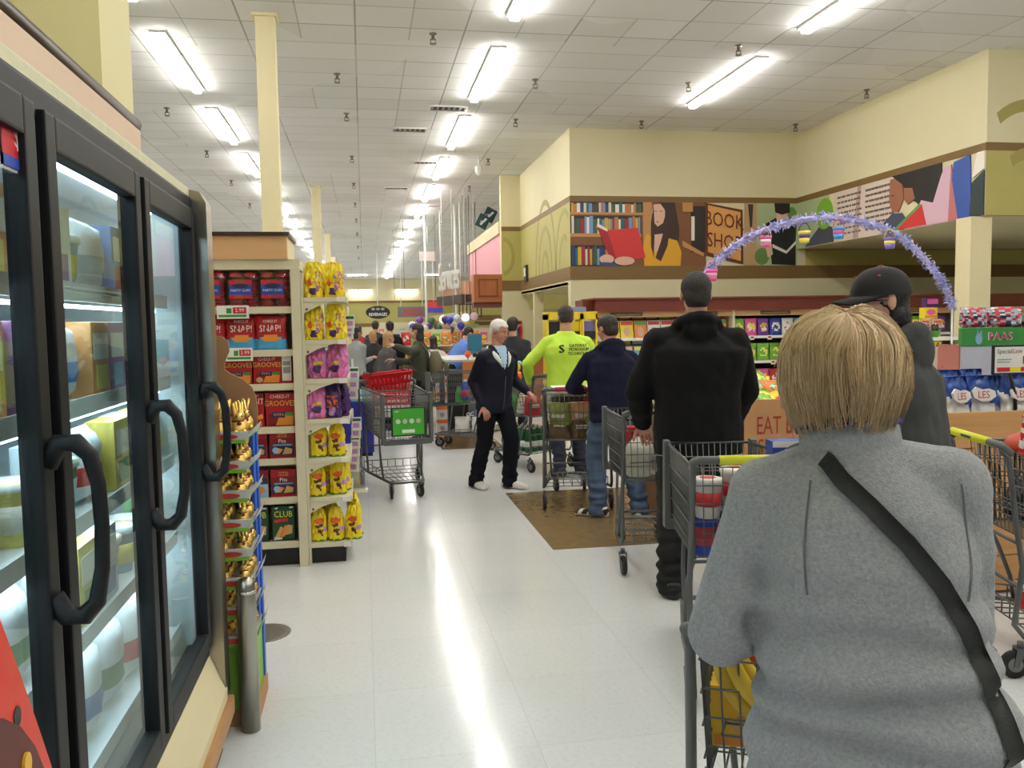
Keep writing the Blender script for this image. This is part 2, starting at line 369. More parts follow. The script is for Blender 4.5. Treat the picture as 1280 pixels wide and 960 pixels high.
rod = MB().tube([(0,0,0),(0,0,1)],.008,M('grey_rod',(84,82,82),.6),5).mesh('rod')
# ------------------------------------------------------------------ freezer case along the left
XD = -.62
fz = thing('freezer_case','tall black-framed glass door freezer case with stainless end and cream kick panel along the left','freezer',(-.62,1.8,0))
def loc(mb, name, parent=None, T=(-.62,1.8,0)):
    T = V(T); mb.v = [tuple(V(v)-T) for v in mb.v]; return mb.build(name, parent)
FW = M('freezer_liner',(222,232,236),.4); ALU = M('aluminium_sill',(150,150,144),.35,metal=.8); DF = M('black_door_frame',(22,23,25),.5,spec=.25)
mb = MB().box((-1.52,-.6,.38),(-1.46,3.2,2.06),FW).box((-1.46,-.6,2.02),(-.66,3.2,2.06),FW).box((-1.46,-.6,.36),(-.66,3.2,.4),FW).box((-1.5,3.2,.05),(-.64,3.24,2.1),FW).box((-1.5,-.64,.05),(-.64,-.6,2.1),FW).box((-1.5,-.6,2.06),(-.64,3.24,2.10),BLACK)
loc(mb,'cabinet',fz)
loc(MB().box((-.68,-.6,2.062),(-.605,3.26,2.102),M('cream_speckle_trim',(206,202,164),.5,var=.06,scale=30),.006),'top_trim',fz)
mb = MB().box((-.67,-.6,2.0),(-.6,3.26,2.07),DF,.008).box((-.67,-.6,.38),(-.6,3.26,.44),DF,.008)
for y in (-.02,.255,.995,1.745,2.49,3.235): mb.box((-.645,y-.028,.4),(-.625,y+.028,2.04),DF)
loc(mb,'door_surround',fz)
loc(MB().prism([(-.68,.38),(-.6,.38),(-.545,.24),(-.545,.2),(-.68,.2)],-.6,3.26,CREAM),'kick_panel',fz)
loc(MB().box((-.66,-.6,.13),(-.525,3.3,.2),M('oak_bumper',(176,132,84),.5,var=.1,scale=4,stretch=(6,.6,6)),.012),'bumper_rail',fz)
loc(MB().box((-.68,-.6,0),(-.57,3.26,.13),M('dark_kick_base',(72,70,66),.6)),'base',fz)
e = MB().prism([(-1.5,.16),(-.563,.16),(-.555,.2),(-.555,2.05),(-.575,2.085),(-.62,2.1),(-1.5,2.1)],3.26,3.34,STEEL); e.prism([(-.62,.2),(-.548,.2),(-.548,2.05),(-.57,2.09),(-.62,2.1)],3.24,3.345,STEEL)
loc(e,'end_panel',fz)
GL = glass('freezer_door_glass',(232,242,240),.05)
for k,y in enumerate((.28,1.02,1.77,2.515)):
    y1 = y+.70; d = MB()
    for a,b in (((y,.43),(y+.055,2.02)),((y1-.055,.43),(y1,2.02)),((y+.055,.43),(y1-.055,.49)),((y+.055,1.95),(y1-.055,2.02))): d.box((-.625,a[0],a[1]),(-.585,b[0],b[1]),DF,.006)
    dr = loc(d,'door',fz)
    loc(MB().box((-.612,y+.05,.485),(-.606,y1-.05,1.955),GL),'glass_pane',dr)
    yh = y1-.03
    loc(MB().tube([(-.588,yh,1.10),(-.565,yh,1.06),(-.535,yh,1.06),(-.512,yh,1.085),(-.500,yh,1.15),(-.497,yh,1.23),(-.500,yh,1.31),(-.512,yh,1.365),(-.535,yh,1.39),(-.565,yh,1.39),(-.588,yh,1.35)],[.02,.02,.019,.016,.014,.014,.014,.016,.019,.02,.02],DF,8),'handle',dr)
LEDM = M('lit_case_led',(225,240,255),emit=26)
for z in (2.0,1.66,1.38,1.10,.82): loc(MB().box((-.735,-.5,z-.004),(-.715,3.15,z+.004),LEDM),'interior_lamp',fz)
SHZ = [.52,.86,1.14,1.42,1.70]
SH = M('white_wire_shelf',(236,240,242),.35)
for z in SHZ:
    mb = MB().box((-1.45,-.58,z-.012),(-.69,3.18,z),SH)
    mb.box((-.69,-.58,z-.03),(-.682,3.18,z+.014),SH)
    loc(mb,'shelf',fz)
sg = MB().box((-.604,1.6,1.88),(-.6,1.73,2.0),M('price_card',(238,232,226),.5)).box((-.603,1.6,1.885),(-.598,1.73,1.96),RED)
sg.text('$1',.05,(0,0,0),WHITE,T=Matrix.Translation((-.5975,1.675,1.94)) @ Matrix.Rotation(R(90),4,'Z')); sg.text('99',.03,(0,0,0),WHITE,T=Matrix.Translation((-.5975,1.712,1.95)) @ Matrix.Rotation(R(90),4,'Z'))
sg.box((-.603,1.6,1.885),(-.597,1.73,1.905),BLUE)
tag(loc(sg,'price_sign',None,(0,0,0)),'red and white price card taped inside the freezer door top','sign')
# frozen goods: boxes, tubs and bags standing on the freezer shelves
pal = [(70,124,186),(214,196,96),(236,232,220),(186,60,64),(104,154,104),(150,110,156),(224,164,104),(206,220,228),(140,180,206),(240,226,130)]
def gd(i): return M('frozen_pack_%d'%i, pal[i%len(pal)], .4)
rg = random.Random(4); cache = {}; FBW = M('frosty_bag_white',(224,228,228),.3,bump=.4,bscale=40)
SHN = ['lowest','second lowest','middle','second highest','highest']
for si,z in enumerate(SHZ):
    y = .35; k = 0
    while y < 3.08:
        kind = rg.choice(['box','box','tub','bag']) if si else 'bag'
        ci = rg.randrange(len(pal)); wd = {'box':.15,'tub':.12,'bag':.2}[kind]; hh = {'box':.2,'tub':.14,'bag':.2}[kind]
        if si == 0: hh = .25
        key = (kind,ci,si==0)
        if key not in cache:
            mb = MB(); c2 = gd(ci+3); W2 = WHITE
            if kind == 'box':
                mb.box((-.08,-wd/2,0),(.0,wd/2,hh),gd(ci),.004).box((0,-wd/2+.015,hh*.5),(.002,wd/2-.015,hh*.85),W2).box((0,-wd/2+.03,hh*.1),(.002,wd/2-.03,hh*.42),c2)
            elif kind == 'tub':
                mb.lathe([(.042,0),(.056,.12),(.06,.12),(.06,.138),(.055,.14)],gd(ci),18,TR((-.06,0,0))).lathe([(.0575,.12),(.0615,.121),(.0615,.137),(.05,.142),(.01,.142)],W2,18,TR((-.06,0,0)))
                mb.lathe([(.0475,.03),(.0545,.09)],c2,18,TR((-.06,0,0)))
            else:
                rr = []
                for i in range(9):
                    t = i/8; th = .055*(max(0,1-(2*t-1)**4))**.5+.002
                    rr.append([(-.06+th*math.sin(a)*(1+.15*blobs((math.cos(a),t*2,ci),3)), (wd/2)*math.cos(a)*(.9+.1*math.sin(PI*t)), t*hh) for a in [2*PI*q/16 for q in range(16)]])
                mb.loft(rr[:3],FBW,True,True,False).loft(rr[2:5],gd(ci),True,True,False).loft(rr[4:],FBW,True,True,False)
            cache[key] = mb.mesh({'box':'frozen_meal_box','tub':'ice_cream_tub','bag':'frozen_food_bag'}[kind])
        nm = {'box':'frozen_meal_box','tub':'ice_cream_tub','bag':'frozen_food_bag'}[kind]
        cn = ['blue','mustard','white','red','green','purple','orange','pale blue','sky blue','yellow'][ci]
        place(cache[key],nm,'%s %s behind freezer glass, %s pack along the %s shelf'%(cn,{'box':'frozen meal box','tub':'ice cream tub','bag':'frozen food bag'}[kind],ORD[min(k,21)],SHN[si]),{'box':'frozen food','tub':'ice cream','bag':'frozen food'}[kind],(-.70-.02*rg.random(),y+wd/2,z+.001),group='packs on the %s freezer shelf'%SHN[si])
        y += wd+.012; k += 1
# header panel and moulding over the freezers
hp = thing('freezer_header','tan header panel with rounded dark moulding above the freezer case','header panel',(-.75,1.3,2.14))
loc(MB().box((-.95,-2,2.14),(-.75,3.2,2.29),M('tan_header_panel',(220,192,164),.55)),'panel',hp,(-.75,1.3,2.14))
loc(MB().tube([(-.77,-2,2.31),(-.77,3.2,2.31),(-.77,3.235,2.308)],[.026,.026,.012],DBROWN,10).box((-.95,-2,2.285),(-.77,3.2,2.33),DBROWN),'moulding',hp,(-.75,1.3,2.14))
# red display in the near corner
rd = thing('red_play_panel','bright red curved display panel with maroon inset in the lower left corner','display',(-.47,1.20,0))
pts = []
for k in range(15):
    t = k/14; pts.append((.02+.10*t+.03*math.sin(PI*t), 1.24-.40*t))
poly = [(-.45,.0),(.30,.0)]+[(.30-.40*(t/12)**1.35, .35+.95*(t/12)) for t in range(13)]+[(-.45,1.34)]
T = TR((0,0,0),90)
MB().prism(poly,-.012,.012,M('red_coroplast',(214,52,28),.4),T).build('panel',rd)
ins = [(-.20+.27*math.cos(a), .85+.30*math.sin(a)) for a in [2*PI*k/28 for k in range(28)]]
MB().prism(ins,-.015,-.012,M('maroon_inset',(92,34,28),.5),T).build('inset',rd)
for x,z in ((-.025,1.03),(.0,.90),(-.02,.78)): MB().prism([(x+.012*math.cos(a), z+.016*math.sin(a)) for a in [2*PI*k/14 for k in range(14)]],-.019,-.015,M('yellow_dot',(230,180,40),.4),T).build('yellow_dot',rd)
MB().prism([(-.035+.011*math.cos(a),1.10+.014*math.sin(a)) for a in [2*PI*k/14 for k in range(14)]],-.0135,-.0121,BLACK,T).build('hole',rd)
# ------------------------------------------------------------------ bollard
bl = thing('bollard','brushed stainless steel bollard guarding the freezer corner','bollard',(-.485,3.41,0))
MB().lathe([(.038,0),(.038,.572),(.034,.597),(.021,.615),(.002,.621)],STEEL,24).build('post',bl)
MB().lathe([(.0385,.556),(.039,.562),(.0385,.568)],M('bright_ring',(210,208,200),.2,metal=1),24).build('ring',bl)
tag(MB().lathe([(.14,0),(.14,.003),(.1,.0032)],M('drain_cover_grey',(112,108,98),.5,metal=.4),24,TR((-.56,4.5,0))).build('floor_drain'),'round grey drain cover set in the floor behind the bollard','drain cover')
# ------------------------------------------------------------------ gold bunny tower
GOLD = M('gold_foil',(244,206,112),.34,metal=.85,bump=.35,bscale=90); DRED = M('dark_red_ribbon',(120,24,28),.5)
tw = thing('bunny_display_tower','tall cardboard display tower of gold bunnies between freezer end and snack end cap','display',(-.625,3.6,0))
TC = (-.625,3.6,0)
SILV = M('silver_card',(198,198,190),.5); LIME = M('lime_card',(122,176,48),.5); BLC = M('blue_card',(40,96,200),.5)
loc(MB().box((-.78,3.45,0),(-.46,3.80,.07),CARD),'foot',tw,TC)
loc(MB().box((-.77,3.45,.07),(-.475,3.79,.335),LIME),'base_box',tw,TC)
loc(MB().box((-.80,3.77,.0),(-.468,3.82,1.22),BLC).box((-.80,3.6,.34),(-.785,3.8,1.22),BLC).box((-.49,3.70,.34),(-.475,3.82,1.16),BLC),'back_panel',tw,TC)
TZ = [.345+.1165*k for k in range(8)]
for z in TZ:
    mb = MB().box((-.78,3.44,z),(-.47,3.76,z+.008),SILV)
    mb.prism([(-.785,z),(-.46,z),(-.452,z+.034),(-.785,z+.034)],3.425,3.437,SILV).box((-.78,3.422,z-.012),(-.468,3.436,z+.002),LIME)
    mb.add([(-.468,3.43,z),(-.446,3.43,z+.034),(-.444,3.76,z+.04),(-.455,3.76,z)],[(0,1,2,3),(3,2,1,0)],SILV).add([(-.465,3.43,z-.001),(-.462,3.43,z+.01),(-.45,3.76,z+.012),(-.455,3.76,z-.001)],[(0,3,2,1)],LIME)
    mb.prism([(-.545+.05*math.cos(a), z+.014+.0105*math.sin(a)) for a in [2*PI*k/16 for k in range(16)]],3.4225,3.4252,M('red_emblem',(190,60,44),.5))
    mb.prism([(-.70+.05*math.cos(a), z+.014+.0105*math.sin(a)) for a in [2*PI*k/16 for k in range(16)]],3.4225,3.4252,M('red_emblem',(190,60,44),.5))
    loc(mb,'tray',tw,TC)
hc = [(-.80,1.17),(-.462,1.17),(-.455,1.24),(-.46,1.30),(-.475,1.345),(-.51,1.38),(-.56,1.405),(-.585,1.425),(-.58,1.46),(-.562,1.50),(-.565,1.54),(-.59,1.562),(-.64,1.57),(-.80,1.57)]
loc(MB().prism(hc,3.74,3.752,CARD),'header_card',tw,TC)
def bunny():
    mb = MB()
    mb.lathe([(.004,0),(.020,.002),(.024,.014),(.023,.028),(.017,.042),(.012,.05)],GOLD,12)
    mb.ell((0,-.008,.058),(.013,.016,.013),GOLD,10,7).rcone((-.006,.002,.066),.0055,(-.008,.014,.094),.004,GOLD,7).rcone((.006,.002,.066),.0055,(.008,.014,.094),.004,GOLD,7)
    mb.ell((-.01,-.022,.014),(.007,.008,.01),GOLD,8,6).ell((.01,-.022,.014),(.007,.008,.01),GOLD,8,6).ell((0,.024,.014),(.007,.007,.007),GOLD,8,6)
    mb.tube([(.0145*math.cos(2*PI*k/12),.0145*math.sin(2*PI*k/12),.047) for k in range(12)],.0028,DRED,5,closed=True).ell((0,-.02,.04),(.006,.005,.006),DRED,8,6)
    for x in (-.006,.006): mb.ell((x,-.021,.062),(.0022,.0022,.0025),BLACK,6,5)
    return mb.mesh('chocolate_bunny')
bm_ = bunny(); rb = random.Random(2)
for ti,z in enumerate(TZ):
    top = ti == 7
    for r_ in range(4):
        for c_ in range(4):
            if top and rb.random() < .25: continue
            x = -.50-.075*c_ + rb.uniform(-.004,.004); y = 3.475+.072*r_
            sc_ = 1.35 if top else .95
            o = place(bm_,'chocolate_bunny','gold foil bunny with red ribbon, %s tray of the display tower'%('top' if top else ORD[7-ti]+' from top'),'chocolate bunny',(x,y,z+.009),rb.uniform(-35,35),group='gold foil bunnies on the display tower',scale=(sc_*1.15,sc_*1.15,sc_))
# ------------------------------------------------------------------ snack end cap
ec = thing('end_cap_shelving','cream metal end cap shelving of crackers with maple header at the aisle end','shelf unit',(-.95,6.0,0))
EC = (-.95,6.0,0)
loc(MB().box((-1.52,6.14,0),(-.40,6.2,2.02),SHELFW),'back_panel',ec,EC)
def deck(z, x0=-1.46, x1=-.46, y0=5.76, y1=6.15, t=.035): return MB().box((x0,y0,z-t),(x1,y1,z),SHELFW,.004).box((x0,y0-.012,z-t-.004),(x1,y0,z+.006),SHELFW)
EZ = [.165,.465,.725,.937,1.222,1.446,1.727]
for z in EZ: loc(deck(z),'shelf',ec,EC)
for x in (-1.52,-.462): loc(MB().box((x,5.72,0),(x+.06,5.79,1.99),SHELFW,.004).box((x,6.1,0),(x+.06,6.2,2.02),SHELFW),'upright',ec,EC)
loc(MB().box((-1.46,5.80,0),(-.46,6.15,.125),BLACK),'base',ec,EC)
loc(MB().box((-1.52,5.76,1.975),(-.402,6.3,2.04),SHELFW),'top_rail',ec,EC)
loc(MB().box((-1.5,5.74,2.04),(-.478,6.3,2.19),TAN).box((-.478,5.75,2.04),(-.474,6.3,2.19),CREAM),'header_panel',ec,EC)
loc(MB().box((-1.52,5.72,2.19),(-.46,6.32,2.215),DBROWN,.005),'header_cap',ec,EC)
# wing rack on the aisle side of the end cap
wr = thing('wing_rack','cream side rack with bracketed shelves of candy bags beside the end cap','shelf unit',(-.25,5.95,0))
WC = (-.25,5.95,0); WZ = [.145,.455,.72,.98,1.25,1.51,1.79]
loc(MB().box((-.40,5.74,0),(-.385,6.5,1.95),SHELFW),'side_panel',wr,WC)
for i,z in enumerate(WZ):
    x1 = -.115 if i else -.125
    mb = MB().box((-.385,5.75,z-.03),(x1,6.42 if i else 6.5,z),SHELFW,.004).box((x1-.004,5.74,z-.034),(x1+.008,6.42,z+.006),SHELFW)
    loc(mb,'shelf',wr,WC)
    if i: loc(MB().prism([(-.385,z-.03),(-.20,z-.03),(-.30,z-.06),(-.385,z-.105)],5.755,5.762,SHELFW).lathe([(.008,0),(.008,.003)],GREYM,8,TR((-.365,5.755,z-.078),0,90)),'bracket',wr,WC)
    loc(MB().box((-.17,5.733,z-.03),(x1,5.739,z+.002),WHITE),'price_tag',wr,WC)
loc(MB().box((-.385,5.80,0),(-.16,6.45,.11),BLACK),'base',wr,WC)
loc(MB().box((-.14,6.40,1.84),(-.135,6.5,1.95),SHELFW),'rail_end',wr,WC)
# ------------------------------------------------------------------ goods of the end cap
def carton(name, w, h, d, base, prints):
    """printed carton; prints are (x0,z0,x1,z1,mat) panels or ('text', body, size, x, z, mat, width)"""
    mb = MB().box((-w/2,0,0),(w/2,d,h),base,.003); y = -.001
    for p in prints:
        y -= .0004
        if p[0] == 'text': mb.text(p[1],p[2],(p[3],y-.0006,p[4]),p[5],w=p[6] if len(p)>6 else 1)
        elif p[0] == 'disc': mb.prism([(p[1]+p[3]*math.cos(2*PI*k/18),p[2]+p[4]*math.sin(2*PI*k/18)) for k in range(18)],y,0,p[5])
        elif p[0] == 'poly': mb.prism(p[1],y,0,p[2])
        else: mb.box((p[0],y,p[1]),(p[2],0,p[3]),p[4])
    return mb.mesh(name)
def pouch(name, w, h, d, colfn, texts=(), seed=0, nu=18, nv=16, stand=True, top=.12, wrk=.010, taper=0):
    """filled plastic bag: flat pinched top, full belly; colfn(u,v,front) picks each patch's print"""
    mb = MB(); rings = []
    rn = random.Random(seed)
    for j in range(nv+1):
        v = j/nv; k = min(1,(1-v)/top/2.2)**.7 if v > 1-top*2.2 else 1
        bt = 1 if stand else min(1, v/.15)**.6
        th = d/2*max(.03,(k*bt))*(1-.25*v); ww = w/2*(1-.06*math.sin(PI*v)+.05*(v>.93))*(1-.12*(v-.5)**2)*(1-taper*max(0,(v-.66)/.34)**1.3)
        rr = []
        for i in range(2*nu):
            a = 2*PI*i/(2*nu); cx = math.copysign(abs(math.cos(a))**.75, math.cos(a)); sy = math.copysign(abs(math.sin(a))**.8, math.sin(a))
            nz = wrk*blobs((cx*2.3,sy*1.4,v*3+seed),2.2,seed)
            rr.append((ww*cx+nz*.6, -th*sy+nz, h*v+.012*blobs((cx,seed,v),2)*(v>.8)))
        rings.append(rr)
    n = 2*nu
    for j in range(nv):
        for i in range(n):
            a = 2*PI*(i+.5)/n; u = math.cos(a); fr = math.sin(a) > 0
            m = colfn(u,(j+.5)/nv,fr)
            mb.add([rings[j][i],rings[j][(i+1)%n],rings[j+1][(i+1)%n],rings[j+1][i]],[(3,2,1,0)],m,True)
    mb.add(rings[0],[tuple(range(n))],colfn(0,0,True)); mb.add(rings[-1],[tuple(reversed(range(n)))],colfn(0,1,True))
    for body,size,x,z,mat,wd in texts:
        v = z/h; mb.text(body,size,(x,-d/2*(1-.25*v)-.004,z),mat,w=wd)
    me = mb.mesh(name)
    bm = bmesh.new(); bm.from_mesh(me); bmesh.ops.remove_doubles(bm, verts=bm.verts, dist=.0002); bm.to_mesh(me); bm.free()
    return me
CR = M('cracker_red',(170,22,30),.4); CRD = M('cracker_dark_red',(128,16,24),.4); ORG = M('cracker_orange',(226,140,50),.5); GLD = M('lettering_gold',(224,184,90),.5); NAVY = M('navy_print',(32,44,84),.45); LBL = M('sky_blue_print',(70,160,206),.4); TANF = M('biscuit_print',(206,160,96),.5); PBL = M('pale_blue_print',(150,190,220),.45)
def disp_row(me, name, labf, cat, z, xs, y=5.775, group=None, rj=3, rnd=random.Random(8), back=0):
    for k,x in enumerate(xs): place(me,name,labf(k),cat,(x,y+rnd.uniform(0,.01),z+.001),rnd.uniform(-rj,rj),group=group)
# cups in clear sleeves with a blue label
CLR = glass('clear_film',(246,246,248),.06); CUPR = M('red_cup',(206,40,58),.35)
def cups():
    t = thing('cup_pack','x','cup pack',(0,0,0))
    for k in range(2):
        mb = MB(); x = -.048+.096*k
        for j in range(9): mb.lathe([(.033,.004+.02*j),(.044,.024+.02*j),(.046,.024+.02*j),(.046,.021+.02*j)],CUPR,14,TR((x,.05,0)))
        mb.lathe([(.046,.20),(.034,.235),(.03,.236)],CUPR,14,TR((x,.05,0)))
        mb.build('cup_stack',t)
    mb = MB().box((-.085,-.004,.06),(.06,-.001,.18),RED).box((-.085,-.006,.085),(.06,-.003,.15),BLUE).prism([(-.0125+.05*math.cos(a),.142+.016*math.sin(a)) for a in [2*PI*k/16 for k in range(16)]],-.008,-.005,NAVY)
    mb.text('PARTY CUPS',.022,(-.0125,-.0085,.112),WHITE)
    mb.build('label',t)
    rr = []
    for j in range(8):
        t_ = j/7; rr.append([(.1*math.copysign(abs(math.cos(a))**.6,math.cos(a))*(1-.25*max(0,t_-.8)*4)+.006*blobs((a,t_*4,1),2), .05+.056*math.copysign(abs(math.sin(a))**.6,math.sin(a))*(1-max(0,t_-.8)*4.4), t_*.285+.012*math.sin(a*7)*(t_>.95)) for a in [2*PI*q/24 for q in range(24)]])
    MB().loft(rr,CLR,True,True,False).build('clear_sleeve',t)
    return t
cp = cups()
for k,x in enumerate((-.57,-.772,-.974,-1.176,-1.36)):
    o = cp if k==0 else dup(cp,(0,0,0)); o.location = (x,5.79,1.728); o['label'] = 'sleeve of red cups with blue label, end cap top shelf, %s from aisle'%ORD[k]; o['group'] = 'sleeves of red cups'
def snapcol(u,v,f):
    if v > .95: return CRD
    if f and abs(u) < .45 and .22 < v < .45 and abs(u)*.6+abs(v-.33) < .28: return ORG
    return LBL if v < .40-.08*abs(u) else CR
snap = pouch('cracker_bag',.21,.235,.085,snapcol,[('SNAP!',.062,0,.142,WHITE,.85),('CHEEZ-IT',.024,0,.19,WHITE,.9)],3)
for k,x in enumerate((-.60,-.79,-.99,-1.19,-1.37)): place(snap,'cracker_bag','red and blue cracker bag on the second end cap shelf, %s from the aisle'%ORD[k],'snack bag',(x,5.80+.02*(k%2),1.447),-4+6*(k%3),group='cracker bags')
grv = carton('cracker_box',.175,.19,.06,CR,[('text','CHEEZ-IT',.026,0,.165,WHITE,1),('text','GROOVES',.045,0,.128,GLD,.9),(-.07,.004,.08,.07,CRD),('poly',[(-.03,.01),(.075,.01),(.08,.06),(0,.075)],ORG),(-.05,.055,.03,.085,NAVY),('text','WIN',.024,-.01,.07,ORG,1.1),(.035,.062,.08,.08,GRN),('disc',-.05,.03,.022,.018,TANF)])
grv2 = carton('cracker_box',.185,.225,.06,CR,[('text','CHEEZ-IT',.03,0,.2,WHITE,1),('text','GROOVES',.05,0,.155,GLD,.9),(-.08,.004,.085,.09,CRD),('poly',[(-.03,.01),(.08,.01),(.085,.075),(0,.09)],ORG),(-.055,.06,.03,.1,NAVY),('text','WIN',.03,-.012,.08,ORG,1.1),(.035,.072,.085,.095,GRN)])
chz = carton('cracker_box',.19,.225,.06,CR,[(-.09,.198,.09,.222,CRD),('text','BAKED SNACK CRACKERS',.011,0,.21,WHITE,1),('text','CHEEZ-IT',.056,0,.17,WHITE,.82),('poly',[(-.06,.122),(.05,.135),(.05,.148),(-.06,.135)],WHITE),('disc',0,.055,.042,.034,BLUE),('disc',0,.055,.028,.02,PBL),('poly',[(-.085,.05),(-.06,.085),(-.03,.075),(-.055,.04)],ORG),('poly',[(.05,.075),(.085,.09),(.09,.06),(.06,.05)],ORG),('poly',[(.05,.02),(.08,.035),(.085,.01),(.06,.004)],ORG)])
edge = carton('cracker_box',.07,.19,.16,CR,[(-.03,.02,.03,.185,WHITE),(-.024,.12,.024,.15,M('grey_print',(150,150,150),.6)),(-.024,.07,.024,.112,M('grey_print',(150,150,150),.6))])
for k,x in enumerate((-.635,-.82,-1.005,-1.19,-1.37)): place(grv,'cracker_box','red gold-lettered cracker box on the third end cap shelf, %s from aisle'%ORD[k],'cracker box',(x,5.79,1.223),group='cracker boxes')
place(edge,'cracker_box','red cracker box turned spine out showing white nutrition panel, by the upright','cracker box',(-.51,5.79,1.223))
for k,(x,me,n) in enumerate(((-.56,grv2,'gold-lettered'),(-.76,chz,'white-lettered'),(-.96,grv2,'gold-lettered'),(-1.16,chz,'white-lettered'),(-1.36,grv2,'gold-lettered'))): place(me,'cracker_box','red %s cracker box on the fourth end cap shelf, %s from the aisle'%(n,ORD[k]),'cracker box',(x,5.79,.938),group='cracker boxes')
def pita(body, mid):
    return carton('cracker_box',.165,.185,.06,CR,[('text','TOWN',.018,0,.162,GLD,1.1),('text','HOUSE',.018,0,.146,GLD,1.1),(-.08,.085,.08,.135,mid),('text',body,.034,0,.115,WHITE,1),(-.06,.085,.06,.094,LBL),(-.075,.02,.075,.082,NAVY),('poly',[(-.06,.03),(-.03,.07),(.005,.06),(-.02,.03)],ORG),('poly',[(0,.025),(.02,.075),(.065,.06),(.06,.03)],TANF),('disc',-.045,.055,.02,.02,PBL)])
p1, p2 = pita('Pita',CRD), carton('cracker_box',.165,.185,.06,CRD,[(-.08,0,.08,.09,PBL),('text','TOWN',.018,0,.162,GLD,1.1),('text','HOUSE',.018,0,.146,GLD,1.1),(-.078,.09,.078,.132,NAVY),('text','Flatbread',.024,0,.112,WHITE,1),('disc',-.01,.045,.055,.03,M('toast_print',(166,92,62),.5)),('disc',.03,.05,.03,.025,ORG)])
for z,sh in ((.726,'fifth'),(.466,'sixth')):
    for k,x in enumerate((-.555,-.735,-.915,-1.095,-1.275)):
        b = z < .6 and k in (1,2)
        place(p2 if b else p1,'cracker_box','red %s cracker box on the %s end cap shelf, %s from the aisle'%('flatbread' if b else 'pita',sh,ORD[k]),'cracker box',(x,5.79,z),group='cracker boxes')
DG = M('club_green',(20,66,40),.4)
club = carton('cracker_box',.145,.235,.06,DG,[('text','CLUB',.058,0,.18,M('club_yellow',(214,226,60),.4),.85),('poly',[(-.06,.222),(-.03,.232),(-.04,.215)],WHITE),(.04,.222,.065,.232,WHITE),('poly',[(-.06,.125),(.03,.135),(.03,.155),(-.06,.145)],RED),('poly',[(-.055,.03),(-.02,.10),(0,.09),(-.025,.025)],TANF),('poly',[(-.02,.03),(.01,.11),(.03,.095),(.005,.03)],ORG),('poly',[(.01,.04),(.025,.11),(.06,.105),(.055,.05)],TANF),('poly',[(-.065,.008),(-.01,.012),(-.01,.025),(-.06,.03)],WHITE)])
for k,x in enumerate((-.565,-.735,-.905,-1.075,-1.245)): place(club,'cracker_box','dark green cracker box on the bottom end cap shelf, %s from the aisle'%ORD[k],'cracker box',(x,5.79,.166),-3,group='cracker boxes')
# price cards on the end cap shelf fronts
def pcard(z,x,pr,wd=.2,hh=.085):
    mb = MB().box((-wd/2,-.003,-hh/2),(wd/2,0,hh/2),WHITE).box((wd*.0,-.004,-hh*.12),(wd*.42,-.001,hh*.36),RED).box((-wd*.45,-.004,-hh*.38),(wd*.42,-.001,-hh*.2),GRN).box((-wd*.2,-.004,-hh*.1),(-wd*.04,-.001,hh*.3),GRN)
    mb.text(pr,.034,(wd*.21,-.0045,hh*.12),WHITE)
    place(mb.mesh('price_card'),'price_card','white price card with red %s box on end cap, %s'%(pr,'under the red cup sleeves' if z>1.6 else 'beside the gold bunny header'),'price card',(x,5.74,z))
pcard(1.70,-.83,'2.99'); pcard(1.425,-.80,'3.99',.17)
# ------------------------------------------------------------------ candy bags of the wing rack
YB = M('yellow_bag',(238,212,30),.3); YD = M('yellow_bag_shade_print',(222,190,40),.3); PKB = M('pink_bag',(226,120,178),.3); PUR = M('purple_bag',(70,40,96),.3); CHB = M('chick_brown_print',(84,52,30),.4); GRB = M('bag_green_edge',(90,140,40),.4); ORP = M('orange_oval_print',(224,96,30),.4); LIL = M('lilac_print',(190,140,200),.4)
def chick(u,v,f):
    if v < .06+.02*math.sin(u*9): return GRB
    if f:
        if (u/.55)**2+((v-.62)/.075)**2 < 1: return ORP
        for cx,cz,rx,rz in ((-.1,.45,.24,.055),(.12,.48,.12,.05),(.12,.30,.26,.06),(-.1,.34,.12,.04),(.2,.2,.14,.035)):
            if ((u-cx)/rx)**2+((v-cz)/rz)**2 < 1+.5*math.sin(u*31+v*50): return CHB
        if u > .35 and .3 < v < .42: return LIL
    return YB
cb = [pouch('yellow_candy_bag',.112,.225,.085,chick,(),s,24,30,True,.17,.014,.45) for s in (1,5,9)]
def mms(u,v,f):
    if f and ((u+.35)/.3)**2+((v-.42)/.1)**2 < 1: return ORP
    if f and (u+.1)**2*2+(v-.17)**2*14 < .16: return PUR
    if f and u > .1 and .2 < v < .75 and blobs((u*2.2,v*5,1),2.4,3) > .05: return [LIL,ORP,YD][int(abs(blobs((u*3,v*4,2),2))*9)%3]
    return YB
mb_ = [pouch('yellow_candy_bag',.125,.235,.08,mms,(),s,26,30,True,.2,.02,.3) for s in (2,6)]
def pinkb(u,v,f):
    if f and (u)**2+(v-.25)**2*12 < .16: return PUR
    if f and ((u-.15)/.4)**2+((v-.42)/.05)**2 < 1: return YB
    if blobs((u*2,v*4,5),1.6,2) > .22: return LIL
    return PKB
pk = [pouch('pink_candy_bag',.125,.245,.085,pinkb,(),s,24,26,True,.2,.026,.35) for s in (3,7)]
def purb(u,v,f):
    if f and abs(u) < .7 and .3 < v < .66 and blobs((u*3,v*6,5),2.4,2) > .12: return ORP
    if f and u*u+(v-.2)**2*10 < .12: return LIL
    return PUR
pu = [pouch('purple_candy_bag',.11,.23,.07,purb,(),s,24,26,True,.2,.026,.4) for s in (4,8)]
WN = ['bottom','second','third','fourth','fifth','sixth','top']
